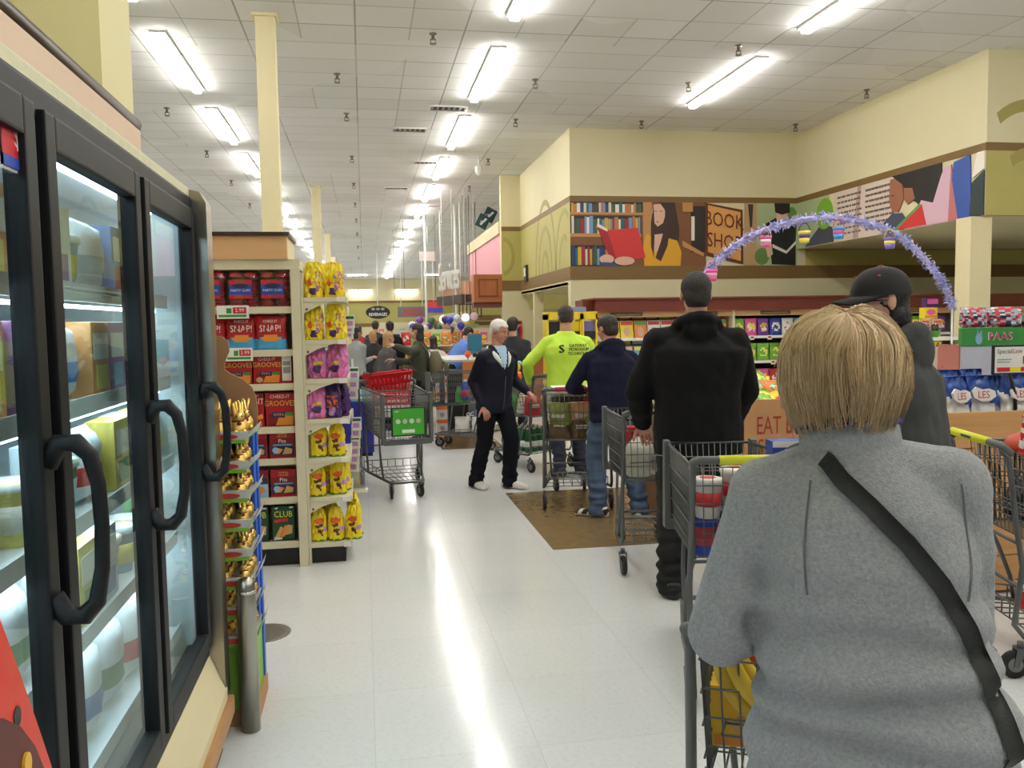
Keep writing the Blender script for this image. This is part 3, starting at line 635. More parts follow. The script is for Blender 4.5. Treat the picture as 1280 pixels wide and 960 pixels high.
def wing(si, items):
    cnt = {}
    for (me, x, y, rz, col) in items:
        k = cnt.get(col,0); cnt[col] = k+1
        row = 'front row' if y < 5.95 else 'back rows'
        place(me,me.name.split('.')[0],'%s candy bag, wing rack %s shelf %s, %s of its colour'%(col,WN[si],row,ORD[k]),'candy bag',(x,y,WZ[si]+.001),rz,group='%s candy bags on the wing rack %s shelf'%(col,WN[si]))
wing(0,[(cb[i%3],x,y,rz,'yellow') for i,(x,y,rz) in enumerate([(-.335,5.83,6),(-.222,5.83,-4),(-.105,5.84,-10),(-.10,5.96,-55),(-.10,6.09,-60),(-.11,6.22,-65),(-.11,6.34,-60),(-.25,5.95,3),(-.33,5.95,0)])])
wing(1,[(cb[0],-.335,5.82,5,'yellow'),(cb[1],-.30,5.93,-6,'yellow'),(cb[2],-.20,5.86,-5,'yellow'),(cb[0],-.175,5.99,-40,'yellow'),(cb[1],-.17,6.13,-50,'yellow')])
wing(2,[(cb[2],-.32,5.84,8,'yellow'),(cb[1],-.20,5.84,-14,'yellow'),(cb[0],-.20,5.98,-45,'yellow'),(cb[0],-.32,5.97,8,'yellow')])
wing(3,[(pk[0],-.325,5.83,6,'pink'),(pu[0],-.22,5.85,-5,'purple'),(pu[1],-.165,5.95,-35,'purple'),(pu[0],-.17,6.08,-45,'purple')])
wing(4,[(pk[1],-.315,5.84,3,'pink'),(pk[0],-.185,5.86,-18,'pink'),(pk[1],-.17,6.0,-45,'pink')])
wing(5,[(mb_[0],-.325,5.82,4,'yellow'),(mb_[1],-.19,5.83,-10,'yellow'),(mb_[0],-.17,5.98,-45,'yellow')])
wing(6,[(mb_[1],-.32,5.83,2,'yellow'),(mb_[0],-.185,5.84,-14,'yellow'),(mb_[1],-.26,5.98,5,'yellow')])
# hanging strips of small packs on the far corner of the rack
WB = M('white_pouch',(228,226,220),.35); GS = M('green_stem_print',(30,96,60),.5)
hang = MB().box((-.035,-.006,0),(.035,.006,.10),WB,.004).box((-.03,-.008,.07),(.03,-.005,.09),GS).box((-.025,-.008,.02),(.02,-.005,.055),LIL).mesh('hanging_pouch')
for s,(x,y,zs) in enumerate([(-.10,6.45,[.60,.66,.72,.78,.86,.92]),(-.09,6.5,[1.15,1.22,1.29]),(-.11,6.44,[1.60,1.64,1.68])]):
    for k,z in enumerate(zs): place(hang,'hanging_pouch','small white pouch on the %s strip at the rack corner, %s up'%(['lowest','middle','highest'][s],ORD[k]),'pouch',(x+.006*k,y-.01*k,z-.1),-20+8*(k%3),group='pouches on strips')
    place(MB().box((-.008,0,zs[0]-.1),(.008,.003,zs[-1]+.06),WHITE).mesh('clip_strip'),'clip_strip','white plastic clip strip at the rack corner, %s one'%['lowest','middle','highest'][s],'clip strip',(x-.0,y+.012,0))
loc(MB().box((-.13,6.5,.34),(-.02,6.52,.60),glass('acrylic',(226,228,226),.12)).box((-.13,6.49,.33),(-.0,6.58,.35),WHITE),'leaflet_pocket',wr,WC)
# gondola continuing behind the end cap
g = thing('aisle_shelving','cream aisle shelving run continuing behind the snack end cap','shelf unit',(-.9,8.5,0))
loc(MB().box((-1.0,6.32,.1),(-.95,12,1.9),SHELFW).box((-1.4,6.32,0),(-.5,12,.14),BLACK),'back_panel',g,(-.9,8.5,0))
for z in (.18,.6,1.0,1.4,1.75): loc(MB().box((-1.4,6.34,z-.03),(-.5,12,z),SHELFW),'shelf',g,(-.9,8.5,0))
for k in range(40):
    z = (.18,.6,1.0,1.4)[k%4]; y = 6.62+.27*(k//4)
    place([cb[0],pu[0],mb_[1],pk[0]][k%4],['yellow_candy_bag','purple_candy_bag','yellow_candy_bag','pink_candy_bag'][k%4],'%s candy bag on aisle shelving behind the wing rack, %s level, %s along'%(['yellow','purple','orange-spotted','pink'][k%4],ORD[k%4],ORD[k//4]),'candy bag',(-.58,y,z+.001),90,group='bags on the aisle shelving')
# ------------------------------------------------------------------ shopping carts; local +Y is forward, origin on the floor under the handle
_C = {}
def cm_(key, f):
    if key not in _C: _C[key] = f()
    return _C[key]
def lerp(a,b,t): return tuple(a[i]+(b[i]-a[i])*t for i in range(3))
RBL, RBR, RFL, RFR = (-.27,.06,.99),(.27,.06,.99),(-.21,.95,.965),(.21,.95,.965)      # basket rim corners
BBL, BBR, BFL, BFR = (-.25,.10,.60),(.25,.10,.60),(-.185,.88,.535),(.185,.88,.535)    # basket floor corners
WIRE = M('zinc_wire',(104,106,104),.38,metal=.6)
def net(mb, a, b, c, d, nu, nv, r=.0024):
    """wires over the quad a-b (low edge) d-c (high edge)"""
    for i in range(nu+1):
        t = i/nu; mb.tube([lerp(a,b,t),lerp(d,c,t)],r,WIRE,4)
    for j in range(nv+1):
        t = j/nv; mb.tube([lerp(a,d,t),lerp(b,c,t)],r*1.25,WIRE,4)
def mk_basket():
    mb = MB()
    net(mb,BBL,BFL,RFL,RBL,30,5); net(mb,BBR,BFR,RFR,RBR,30,5); net(mb,BFL,BFR,RFR,RFL,14,6); net(mb,BBL,BBR,RBR,RBL,13,5); net(mb,BBL,BBR,BFR,BFL,14,6)
    mb.tube([RBL,RFL,RFR,RBR],.008,GREYM,6); mb.tube([BBL,BFL,BFR,BBR],.007,GREYM,6)
    return mb.mesh('basket')
def mk_corner():
    mb = MB()
    for s in (-1,1):
        mb.box((s*.222-.016,.945-.05,.53),(s*.222+.016,.965,.985),GREYP,.01)
    mb.box((-.222,.93,.515),(.222,.962,.565),GREYP,.01)
    return mb.mesh('plastic_bumper')
def mk_side(s):
    """grey slatted plastic flank outside the side wires"""
    mb = MB(); x = lambda y,z: s*(.274-.062*(y-.06)/.89-.02*(1-(z-.56)/.42))
    n = 34
    for i in range(n):
        y0 = .10+.78*i/n; y1 = y0+.78/n*.42
        zb = .585-.05*(y0-.1)/.78; mb.add([(x(y0,zb),y0,zb),(x(y1,zb),y1,zb),(x(y1,.97),y1,.97),(x(y0,.97),y0,.97)],[(0,1,2,3),(3,2,1,0)],GREYP)
    for k in range(4):
        z = .64+.085*k; mb.tube([(x(.1,z)+s*.004,.1,z),(x(.88,z-.02)+s*.004,.88,z-.03)],.003,WIRE,5)
    return mb.mesh('side_panel')
def mk_frame():
    mb = MB()
    for s in (-1,1):
        mb.tube([(s*.285,-.05,1.015),(s*.285,-.02,.98),(s*.285,.03,.62),(s*.285,.05,.50),(s*.29,.02,.24),(s*.29,.06,.19),(s*.26,.30,.175),(s*.155,.86,.16)],.0125,GREYM,8)
        mb.tube([(s*.25,.12,.60),(s*.265,.20,.46),(s*.262,.26,.30),(s*.26,.28,.18)],.011,GREYM,8)
        mb.tube([(s*.20,.60,.55),(s*.20,.62,.40),(s*.185,.66,.2),(s*.18,.66,.17)],.010,GREYM,8)
    mb.tube([(-.155,.86,.16),(-.1,.90,.16),(.1,.90,.16),(.155,.86,.16)],.0125,GREYM,8)
    mb.tube([(-.285,.05,.40),(.285,.05,.40)],.008,GREYM,6).tube([(-.285,.035,.60),(.285,.035,.60)],.008,GREYM,6)
    return mb.mesh('frame')
def mk_rack():
    mb = MB()
    a,b,c,d = (-.27,.12,.185),(.27,.12,.185),(.16,.84,.17),(-.16,.84,.17)
    for i in range(8): mb.tube([lerp(a,b,i/7),lerp(d,c,i/7)],.004,WIRE,5)
    for j in range(5): mb.tube([lerp(a,d,j/4),lerp(b,c,j/4)],.004,WIRE,5)
    mb.tube([(-.27,.12,.26),(.27,.12,.26)],.005,WIRE,5)
    for i in range(8): mb.tube([lerp(a,b,i/7),(-.27+.54*i/7,.12,.26)],.004,WIRE,5)
    for s in (-1,1):
        mb.tube([(s*.27,.12,.26),(s*.2,.62,.24)],.005,WIRE,5)
        for t in (.25,.5,.75): mb.tube([(s*(.27-.07*t),.12+.5*t,.26-.02*t),(s*(.27-.07*t),.12+.5*t,.178)],.004,WIRE,5)
    return mb.mesh('bottom_rack')
def mk_handle(): return MB().tube([(-.285,-.01,1.0),(-.29,-.045,1.03),(-.27,-.06,1.04),(.27,-.06,1.04),(.29,-.045,1.03),(.285,-.01,1.0)],.0165,GREYP,10).mesh('handle')
def mk_grip(c): return MB().tube([(-.19,-.06,1.04),(.19,-.06,1.04)],.0195,c,12).box((-.05,-.081,1.034),(.05,-.078,1.046),GREYP).mesh('grip')
def mk_fork(): 
    mb = MB().tube([(0,0,.165),(0,0,.135)],.014,GREYM,8)
    for s in (-1,1): mb.prism([(-.02,.14),(.018,.14),(-.012,.055),(-.034,.055)],s*.021-.002,s*.021+.002,GREYM,TR((0,0,0),90))
    mb.box((-.023,-.022,.132),(.023,.02,.14),GREYM)
    return mb.mesh('caster')
def mk_wheel():
    T = TR((0,-.023,.062),90,90)
    return MB().lathe([(.03,-.014),(.055,-.014),(.062,-.008),(.062,.008),(.055,.014),(.03,.014)],RUBBER,20,T).lathe([(.004,-.016),(.032,-.016),(.034,0),(.032,.016),(.004,.016)],M('wheel_hub_grey',(120,120,118),.5),14,T).mesh('wheel')
def mk_seat(): 
    mb = MB(); a,b,c,d = (-.2,.30,.70),(.2,.30,.70),(.22,.36,.97),(-.22,.36,.97)
    net(mb,a,b,c,d,9,3,.003); net(mb,(-.22,.11,.70),(.22,.11,.70),b,a,9,3,.003)
    return mb.mesh('child_seat')
def cart(label, loc, rz, grip=None, seat=True, sides=True, ad_front=None, ad_seat=None, flap=None):
    t = thing('shopping_cart', label, 'shopping cart', loc, rz)
    obj('basket', cm_('b',mk_basket), t); obj('front_bumper', cm_('c',mk_corner), t); obj('frame', cm_('f',mk_frame), t); obj('bottom_rack', cm_('r',mk_rack), t)
    if sides:
        for s in (-1,1): obj('side_panel', cm_(('s',s),lambda: mk_side(s)), t)
    h = obj('handle', cm_('h',mk_handle), t)
    if grip: obj('grip', cm_(('g',grip.name),lambda: mk_grip(grip)), h)
    if seat: obj('child_seat', cm_('cs',mk_seat), t)
    if flap: obj('seat_flap', flap, t)
    for x,y,a in ((-.285,.05,0),(.285,.05,0),(-.14,.84,15),(.14,.84,-10)):
        f = obj('caster', cm_('k',mk_fork), t); f.location = (x,y,0); f.rotation_euler = (0,0,R(a)); obj('wheel', cm_('w',mk_wheel), f)
    if ad_front: obj('front_advert', ad_front, t)
    if ad_seat: obj('seat_advert', ad_seat, t)
    return t
YG = M('yellow_grip',(222,224,40),.4); RG = M('red_grip',(170,30,50),.4)
TF = TR((0,.985,0),180)
adf = MB().box((-.155,-.012,.60),(.155,.012,.86),BLACK,.006,T=TF).box((-.143,-.015,.612),(.143,-.011,.848),M('advert_green',(64,164,48),.4),T=TF)
for k in range(4): adf.prism([(-.095+.062*k+.022*math.cos(a), .735+.022*math.sin(a)) for a in [2*PI*q/14 for q in range(14)]],-.017,-.0145,M('advert_pale_%d'%(k%2),[(206,224,196),(196,190,170)][k%2],.5),TF)
adf.box((-.06,-.017,.63),(.055,-.0145,.66),WHITE,T=TF).box((-.125,-.017,.822),(-.09,-.0145,.83),WHITE,T=TF)
ads = MB(); TS = TR((0,.375,-.065),180) @ Matrix.Rotation(R(-8),4,'X')
ads.box((-.19,-.012,.76),(.19,.008,1.03),BLACK,.006,T=TS).box((-.18,-.015,.885),(.18,-.011,1.02),M('advert_red',(186,28,48),.4),T=TS).box((-.18,-.015,.77),(.18,-.011,.885),M('advert_grey',(206,204,202),.4),T=TS)
ads.text('Home & Auto.',.045,(.045,-.0158,.985),WHITE,T=TS,w=.9).text('Smart & Easy',.045,(.045,-.0158,.93),WHITE,T=TS,w=.9)
for k in range(2): ads.ell((-.14+.05*k,-.016,.985),(.018,.003,.024),M('portrait_skin',(206,160,134),.6),10,6,T=TS).box((-.162+.05*k,-.018,.89),(-.118+.05*k,-.0145,.96),[NAVY,M('portrait_grey',(120,110,116),.6)][k],T=TS)
ads.prism([(0,.79),(.03,.79),(.13,.87),(.10,.87)],-.017,-.0145,WHITE,TS).box((.0,-.017,.775),(.12,-.0145,.785),RED,T=TS).box((-.15,-.017,.79),(-.09,-.0145,.80),RED,T=TS)
adf_m, ads_m = adf.mesh('front_advert'), ads.mesh('seat_advert')
# local rim midpoint -> world
stray = cart('grey shopping cart with green front advert standing alone in the aisle',(.22,8.63,0),-171,sides=False,ad_front=adf_m,ad_seat=ads_m)
flapB = MB().box((-.20,.28,.74),(.20,.30,.95),GREYP,.01).mesh('seat_flap')
flapC = MB().box((-.20,.2,.755),(.20,.3,.775),GREYP,.006).mesh('seat_flap')
cA = cart('grey shopping cart holding bananas, pushed by the blonde person in grey fleece',(.945,1.60,0),-25,sides=True,flap=None); cA.scale = (1,1,.915)
cB = cart('grey shopping cart with yellow grip holding white tubs, left of the blonde person',(1.585,3.20,0),-10,grip=YG,flap=flapC)
cC = cart('grey shopping cart holding a milk jug beside the legs of the person in black jacket',(1.86,5.02,0),-5,flap=flapC)
cD = cart('grey shopping cart with red grip packed with groceries between lime shirt and navy hoodie shoppers',(1.765,6.95,0),-9,grip=RG,flap=flapB)
cE = cart('grey shopping cart loaded with bottles underneath, pushed by the person in lime shirt',(1.99,8.92,0),28,sides=False)
cF = cart('grey shopping cart with white packages standing behind the white-haired person at the checkout',(1.72,10.75,0),60,sides=False)
cG = cart('grey shopping cart with yellow grip at the right edge beside the wooden chip bin',(2.84,3.50,0),-105,grip=YG)
# red hand basket in the child seat of the stray cart
hb = thing('hand_basket','red plastic hand basket tilted in the child seat of the lone shopping cart','basket',(.235,8.51,.925),-171+4); hb.scale = (1,.9,.9)
RB = M('basket_red',(206,26,44),.4)
def slot_wall(mb, a, b, c, d, nu):
    """wall with slots, quad a-b low, d-c high"""
    q = lambda u,v: lerp(lerp(a,b,u),lerp(d,c,u),v)
    def patch(u0,v0,u1,v1): mb.add([q(u0,v0),q(u1,v0),q(u1,v1),q(u0,v1)],[(0,1,2,3),(3,2,1,0)],RB)
    patch(0,0,1,.12); patch(0,.44,1,.56); patch(0,.82,1,1)
    for i in range(nu+1):
        u0 = max(0,i/nu-.14/nu*1.6); u1 = min(1,i/nu+.14/nu*1.6); patch(u0,.12,u1,.44); patch(u0,.56,u1,.82)
mb = MB()
lo = [(-.17,-.11,0),(.17,-.11,0),(.17,.11,0),(-.17,.11,0)]; hi = [(-.225,-.155,.225),(.225,-.155,.225),(.225,.155,.225),(-.225,.155,.225)]
for i in range(4): j = (i+1)%4; slot_wall(mb,lo[i],lo[j],hi[j],hi[i],10 if i%2==0 else 7)
mb.add(lo,[(0,1,2,3),(3,2,1,0)],RB)
mb.tube(hi+[hi[0]],.009,RB,6)
TB = Matrix.Rotation(R(6),4,'Y')
mb.v = [tuple(TB @ V(v)) for v in mb.v]; mb.build('body',hb)
mb = MB()
for k in range(5): mb.box((-.07+.028*k,-.149,.197),(-.05+.028*k,-.145,.212),WHITE,T=TB @ Matrix.Rotation(PI,4,'Z'))
mb.build('print',hb)
for s in (-1,1): MB().tube([TB @ V((s*.2,-.15,.23)),TB @ V((s*.19,-.15,.255)),TB @ V((s*.19,.15,.255)),TB @ V((s*.2,.15,.23))],.006,BLACK,6).build('carry_handle',hb)
def intoc(c, p): return Matrix.Translation(c.location) @ Matrix.Rotation(c.rotation_euler.z,4,'Z') @ V((p[0],p[1],p[2]*c.scale.z))
def incart(c, me, name, label, cat, p, rz=0, rot=None, group=None, scale=None):
    q = intoc(c,p); z0 = c.rotation_euler.z
    o = place(me,name,label,cat,q,0,group,scale=scale); e = rot or (0,0,rz); o.rotation_euler = (R(e[0]),R(e[1]),R(e[2])+z0); return o
# ---- woman's cart: bananas, cracker carton, wrapped bread, plant clamshell
BAN = M('banana_peel',(214,180,54),.45,var=.12,scale=14); BANG = M('banana_green_tip',(150,150,60),.5)
def banana(mb, a0, L, r0, T):
    pts = []; rr = []
    for k in range(11):
        t = k/10; a = R(-48+96*t); pts.append((0,L*math.sin(a)*.75,-L*math.cos(a)*.75)); rr.append(r0*(.35+.65*math.sin(PI*min(1,max(.06,t*.96+.02)))**.5))
    pts2 = [pts[0]]; mb.tube([(p[0],p[1],p[2]) for p in pts],rr,BAN,7,T=T); e = V(pts[-1]); d = (e-V(pts[-2])).normalized()
    mb.tube([e-d*.006,e+d*.018],[.009,.007],BANG,6,T=T); s0 = V(pts[0]); d0 = (s0-V(pts[1])).normalized(); mb.tube([s0-d0*.004,s0+d0*.006],[.008,.004],BLACK,6,T=T)
bb = thing('banana_bunch','bunch of yellow bananas hanging in the back of the cart in the lower right','bananas',intoc(cA,(-.215,.10,.945)),-25)
for k,(dx,dy,sw_,bw) in enumerate([(0,0,.10,-.045),(.035,-.012,.15,-.05),(.05,.03,.19,-.045),(.01,.035,.13,-.05)]):
    mb = MB(); p0, p1, p2, p3 = V((dx*.5,dy,.0)), V((dx+bw*.6,dy,-.07)), V((dx+sw_*.25,dy,-.15)), V((dx+sw_,dy+.005,-.185)); pts = []; rr = []
    for j in range(13):
        t = j/12; pts.append(p0*(1-t)**3+p1*(3*t*(1-t)**2)+p2*(3*t*t*(1-t))+p3*t**3); rr.append(.021*(.42+.58*math.sin(PI*min(1,max(.05,t*.95+.03)))**.5))
    mb.tube(pts,rr,BAN,7); mb.tube([pts[0]+V((.01,0,.02)),pts[0],pts[1]],[.008,.009,.012],BANG,7); d = (pts[-1]-pts[-2]).normalized(); mb.tube([pts[-1]-d*.003,pts[-1]+d*.008],[.009,.005],BLACK,6); mb.build('banana',bb)
eg = carton('waffle_box',.24,.15,.10,M('waffle_yellow',(226,180,40),.45),[('text','Eggo',.06,0,.115,M('waffle_red',(200,60,40),.4),.9),('disc',0,.055,.07,.035,TANF),(-.11,.005,.11,.03,ORG)])
incart(cA,eg,'waffle_box','yellow frozen waffle box below the bananas in the near cart','food box',(-.13,.20,.625),4)
br_ = thing('bread_loaf','clear wrapped bread loaf below the bananas in the near cart','bread',intoc(cA,(.06,.17,.615)),-25)
mb = MB(); 
for k in range(9): mb.box((-.11+.024*k,-.045,0),(-.11+.024*k+.021,.045,.10),M('bread_crust',(198,150,84),.7),.012)
mb.build('slices',br_); MB().box((-.12,-.052,-.004),(.115,.052,.108),CLR,.02).build('wrapper',br_)
sn = pouch('orange_snack_bag',.16,.24,.08,lambda u,v,f: ORG if .25<v<.8 else M('snack_red',(214,70,40),.35),(),14,12,14)
incart(cA,sn,'snack_bag','orange snack bag leaning inside the near cart beside the grey sleeve','snack bag',(-.15,.40,.76),(10),rot=(-12,0,8))
# ---- cart with yellow grip: white red-lidded tubs, blue packs
tub = MB().lathe([(.05,0),(.06,.15),(.062,.15)],M('tub_white',(238,236,230),.35),20).lathe([(.0545,.05),(.0585,.11)],M('tub_red',(206,52,48),.4),20).lathe([(.063,.146),(.064,.166),(.05,.169),(.01,.169)],M('tub_white',(238,236,230),.35),20).lathe([(.035,.1695),(.03,.171),(.005,.171)],M('tub_red',(206,52,48),.4),16).mesh('dairy_tub')
for k,(x,y,z) in enumerate([(-.19,.14,.765),(-.065,.18,.80),(.06,.17,.79)]): incart(cB,tub,'dairy_tub','white and red lidded tub in the seat of the yellow-gripped cart, %s from the left'%ORD[k],'tub',(x,y,z),k*40,group='tubs in the cart')
bluep = carton('drink_carton',.18,.14,.10,BLUE,[('disc',0,.07,.06,.045,WHITE),('disc',0,.06,.035,.025,RED),(-.09,.115,.09,.14,WHITE)])
incart(cB,bluep,'yogurt_pack','blue and white yogurt multipack on the cart by the blonde person','yogurt pack',(.20,.22,.93),0)
bj = MB().lathe([(.05,0),(.055,.02),(.055,.17),(.03,.21),(.025,.24)],BLUE,16).lathe([(.056,.05),(.0562,.13)],M('jar_red_label',(190,60,70),.4),16).lathe([(.027,.235),(.027,.262),(.005,.264)],WHITE,14).mesh('blue_bottle')
for k,(x,y) in enumerate([(-.19,.20),(-.06,.17),(-.17,.4),(0,.36)]): incart(cB,bj,'detergent_bottle','blue bottle low in the yellow-gripped cart, %s of four'%ORD[k],'bottle',(x,y,.585),k*50,group='blue bottles in the cart')
# ---- milk cart
def milkjug():
    t = thing('milk_jug','white gallon milk jug with red cap in the cart beside the black jacket','milk jug',intoc(cC,(-.12,.24,.605)),-5)
    rr = []
    for z,r_,q in [(0,.07,.5),(.01,.078,.5),(.15,.08,.5),(.19,.072,.6),(.225,.045,.8),(.245,.026,1),(.26,.022,1)]:
        rr.append([(r_*math.copysign(abs(math.cos(a))**q,math.cos(a)),r_*math.copysign(abs(math.sin(a))**q,math.sin(a)),z) for a in [2*PI*k/24 for k in range(24)]])
    MB().loft(rr,M('milk_white',(232,230,216),.4)).build('body',t)
    MB().lathe([(.024,.255),(.024,.275),(.004,.277)],RED,14).build('cap',t)
    MB().tube([(.03,-.03,.225),(.065,-.05,.22),(.078,-.06,.17),(.07,-.06,.13)],.012,M('milk_white',(232,230,216),.4),8).build('grip_handle',t)
    return t
mj = milkjug(); mj.location = intoc(cC,(-.15,.19,.605)); dup(mj,intoc(cC,(.03,.2,.605)),20,'white gallon milk jug with red cap, nearer the black trousers of the two')
incart(cC,carton('red_box',.16,.12,.1,RED,[(-.07,.02,.07,.09,CRD)]),'food_box','bright red box on the seat of the cart with the milk jugs','food box',(-.12,.25,.79),0)
incart(cC,pouch('snack_bag',.16,.22,.07,lambda u,v,f: WHITE if .3<v<.6 else RED,(),21,12,12),'snack_bag','red and white snack bag hanging by the black trousers in the milk cart','snack bag',(.15,.16,.62),20)
# ---- packed cart
gro = [(GRN,'green'),(M('salad_mix',(150,160,90),.6,var=.3,scale=20),'pale green'),(M('potato_brown',(120,92,66),.7,var=.2,scale=14),'brown'),(RED,'red'),(WHITE,'white'),(M('peach_pack',(226,170,130),.5),'peach')]
gb = [pouch('grocery_bag',.20,.20,.14,lambda u,v,f,m=m: WHITE if (f and abs(u)<.4 and .4<v<.6) else m,(),30+i,12,12,True,.2,.02) for i,(m,n) in enumerate(gro)]
k = 0
for (x,y,z,i,rx) in [(-.14,.17,.60,2,-20),(.05,.18,.60,2,0),(.16,.2,.6,1,10),(-.12,.2,.74,1,30),(.05,.22,.75,5,35),(.15,.22,.74,3,10),(-.1,.45,.6,0,0),(.1,.5,.6,4,0),(0,.7,.58,5,0),(-.1,.48,.75,3,30)]:
    incart(cD,gb[i],'grocery_bag','%s grocery bag in the red-gripped cart, %s layer, number %s from the handle'%(gro[i][1],'upper' if z>.7 else 'lower',ORD[k]),'grocery bag',(x,y,z),0,rot=(rx,0,20*(k%3)-20)); k += 1
incart(cD,carton('food_box',.36,.05,.24,WHITE,[(-.17,.01,.17,.04,M('pale_pink_print',(226,190,200),.5))]),'cake_box','flat white and pink box across the top of the red-gripped cart','box',(-.02,.16,.99),0)
incart(cD,carton('food_box',.3,.26,.2,WHITE,[(-.14,.03,.14,.2,M('pale_pink_print',(226,190,200),.5))]),'food_box','tall white package in the seat of the red-gripped cart','box',(-.08,.30,.74),0)
# ---- bottle cart of the lime shirt
bot = MB().lathe([(.035,0),(.038,.01),(.038,.15),(.016,.22),(.015,.25)],M('green_bottle',(30,90,50),.2,coat=.5),12).lathe([(.0385,.05),(.0387,.12)],WHITE,12).lathe([(.017,.25),(.017,.265),(.004,.266)],M('pale_cap',(200,206,190),.5),10).mesh('green_bottle')
k = 0
for j in range(5):
    for i in range(5-j//2):
        incart(cE,bot,'green_bottle','green bottle with pale cap on the bottom rack of the cart by the white-haired person','bottle',(-.17+.085*i+.02*j,.22+.10*j,.19),30*i,group='bottles under the cart'); k += 1
for k,(x,y,i) in enumerate([(-.12,.2,3),(.1,.25,5),(-.05,.45,4),(.08,.6,5),(0,.75,0)]): incart(cE,gb[i],'grocery_bag','%s grocery bag in the bottle-laden cart, %s from its handle'%(gro[i][1],ORD[k]),'grocery bag',(x,y,.60),k*25,rot=(0,0,k*25))
tp = MB().lathe([(.0,0),(.05,.01),(.07,.05),(.06,.1),(.0,.12)],M('balloon_orange',(236,120,40),.4),14).ell((0,-.02,.15),(.045,.04,.045),M('balloon_yellow',(244,196,50),.4)).ell((-.06,0,.12),(.03,.03,.03),M('balloon_yellow',(244,196,50),.4)).ell((.03,-.03,.19),(.025,.025,.025),M('pale_blue_print',(150,190,220),.4)).mesh('toy')
incart(cE,tp,'plush_toy','orange and yellow plush toy on the cart between white-haired and lime-shirted persons','toy',(-.24,.34,.955),0,scale=(1.1,1.1,1.1))
# ---- checkout cart and right-hand cart
for k,(x,y,z,i) in enumerate([(-.1,.2,.6,4),(.1,.3,.6,4),(0,.55,.58,0),(-.02,.3,.19,4),(.0,.55,.19,4)]): incart(cF,gb[i],'grocery_bag','%s bag in the cart behind the white-haired person, %s item'%(gro[i][1],ORD[k]),'grocery bag',(x,y,z),k*30)
incart(cF,bj,'drink_bottle','blue water bottle standing in the cart behind the white-haired person','bottle',(-.12,.45,.62),0)
BLKB = M('black_pack_film',(40,38,40),.25,bump=.3,bscale=30)
bk = pouch('black_bag',.26,.22,.16,lambda u,v,f: BLKB,(),41,14,12,False,.2,.03)
for k,(x,y,z) in enumerate([(-.08,.25,.6),(.10,.3,.6),(0,.6,.58)]): incart(cG,bk,'grocery_bag','black wrapped package in the right-edge cart, %s from its handle'%ORD[k],'grocery bag',(x,y,z),k*35)
CST = M('candy_red_stripe',(214,40,44),.35)
cnb = pouch('striped_candy_bag',.24,.20,.12,lambda u,v,f: CST if int((math.atan2(u,max(.05,1.2-v)))*9+20)%2 else WHITE,(),43,22,16,True,.1,.01)
incart(cG,cnb,'striped_candy_bag','red and white striped candy bag on top of the right-edge cart','candy bag',(-.12,.33,.93),80,rot=(8,0,95))
incart(cG,pouch('bread_bag',.26,.16,.13,lambda u,v,f: M('pale_bun',(222,190,150),.5),(),44,12,10,False,.2,.02),'bread_bag','pale bag of buns beside the striped candy bag in the right-edge cart','bread',(.10,.45,.84),0,rot=(0,0,90))
rdm = MB().lathe([(.0,0),(.10,.005),(.115,.03),(.09,.075),(.04,.10),(.0,.105)],M('terracotta_lid',(186,66,34),.4),20).mesh('lid')
incart(cG,rdm,'round_red_package','rusty red round package in the right-edge cart behind its yellow grip','package',(-.20,.30,.93),0)
for k,(x,y) in enumerate([(-.1,.3),(.08,.4),(-.02,.62)]): incart(cG,gb[(3,2,5)[k]],'grocery_bag','%s bag on the bottom rack of the right-edge cart'%gro[(3,2,5)[k]][1],'grocery bag',(x,y,.19),k*20)
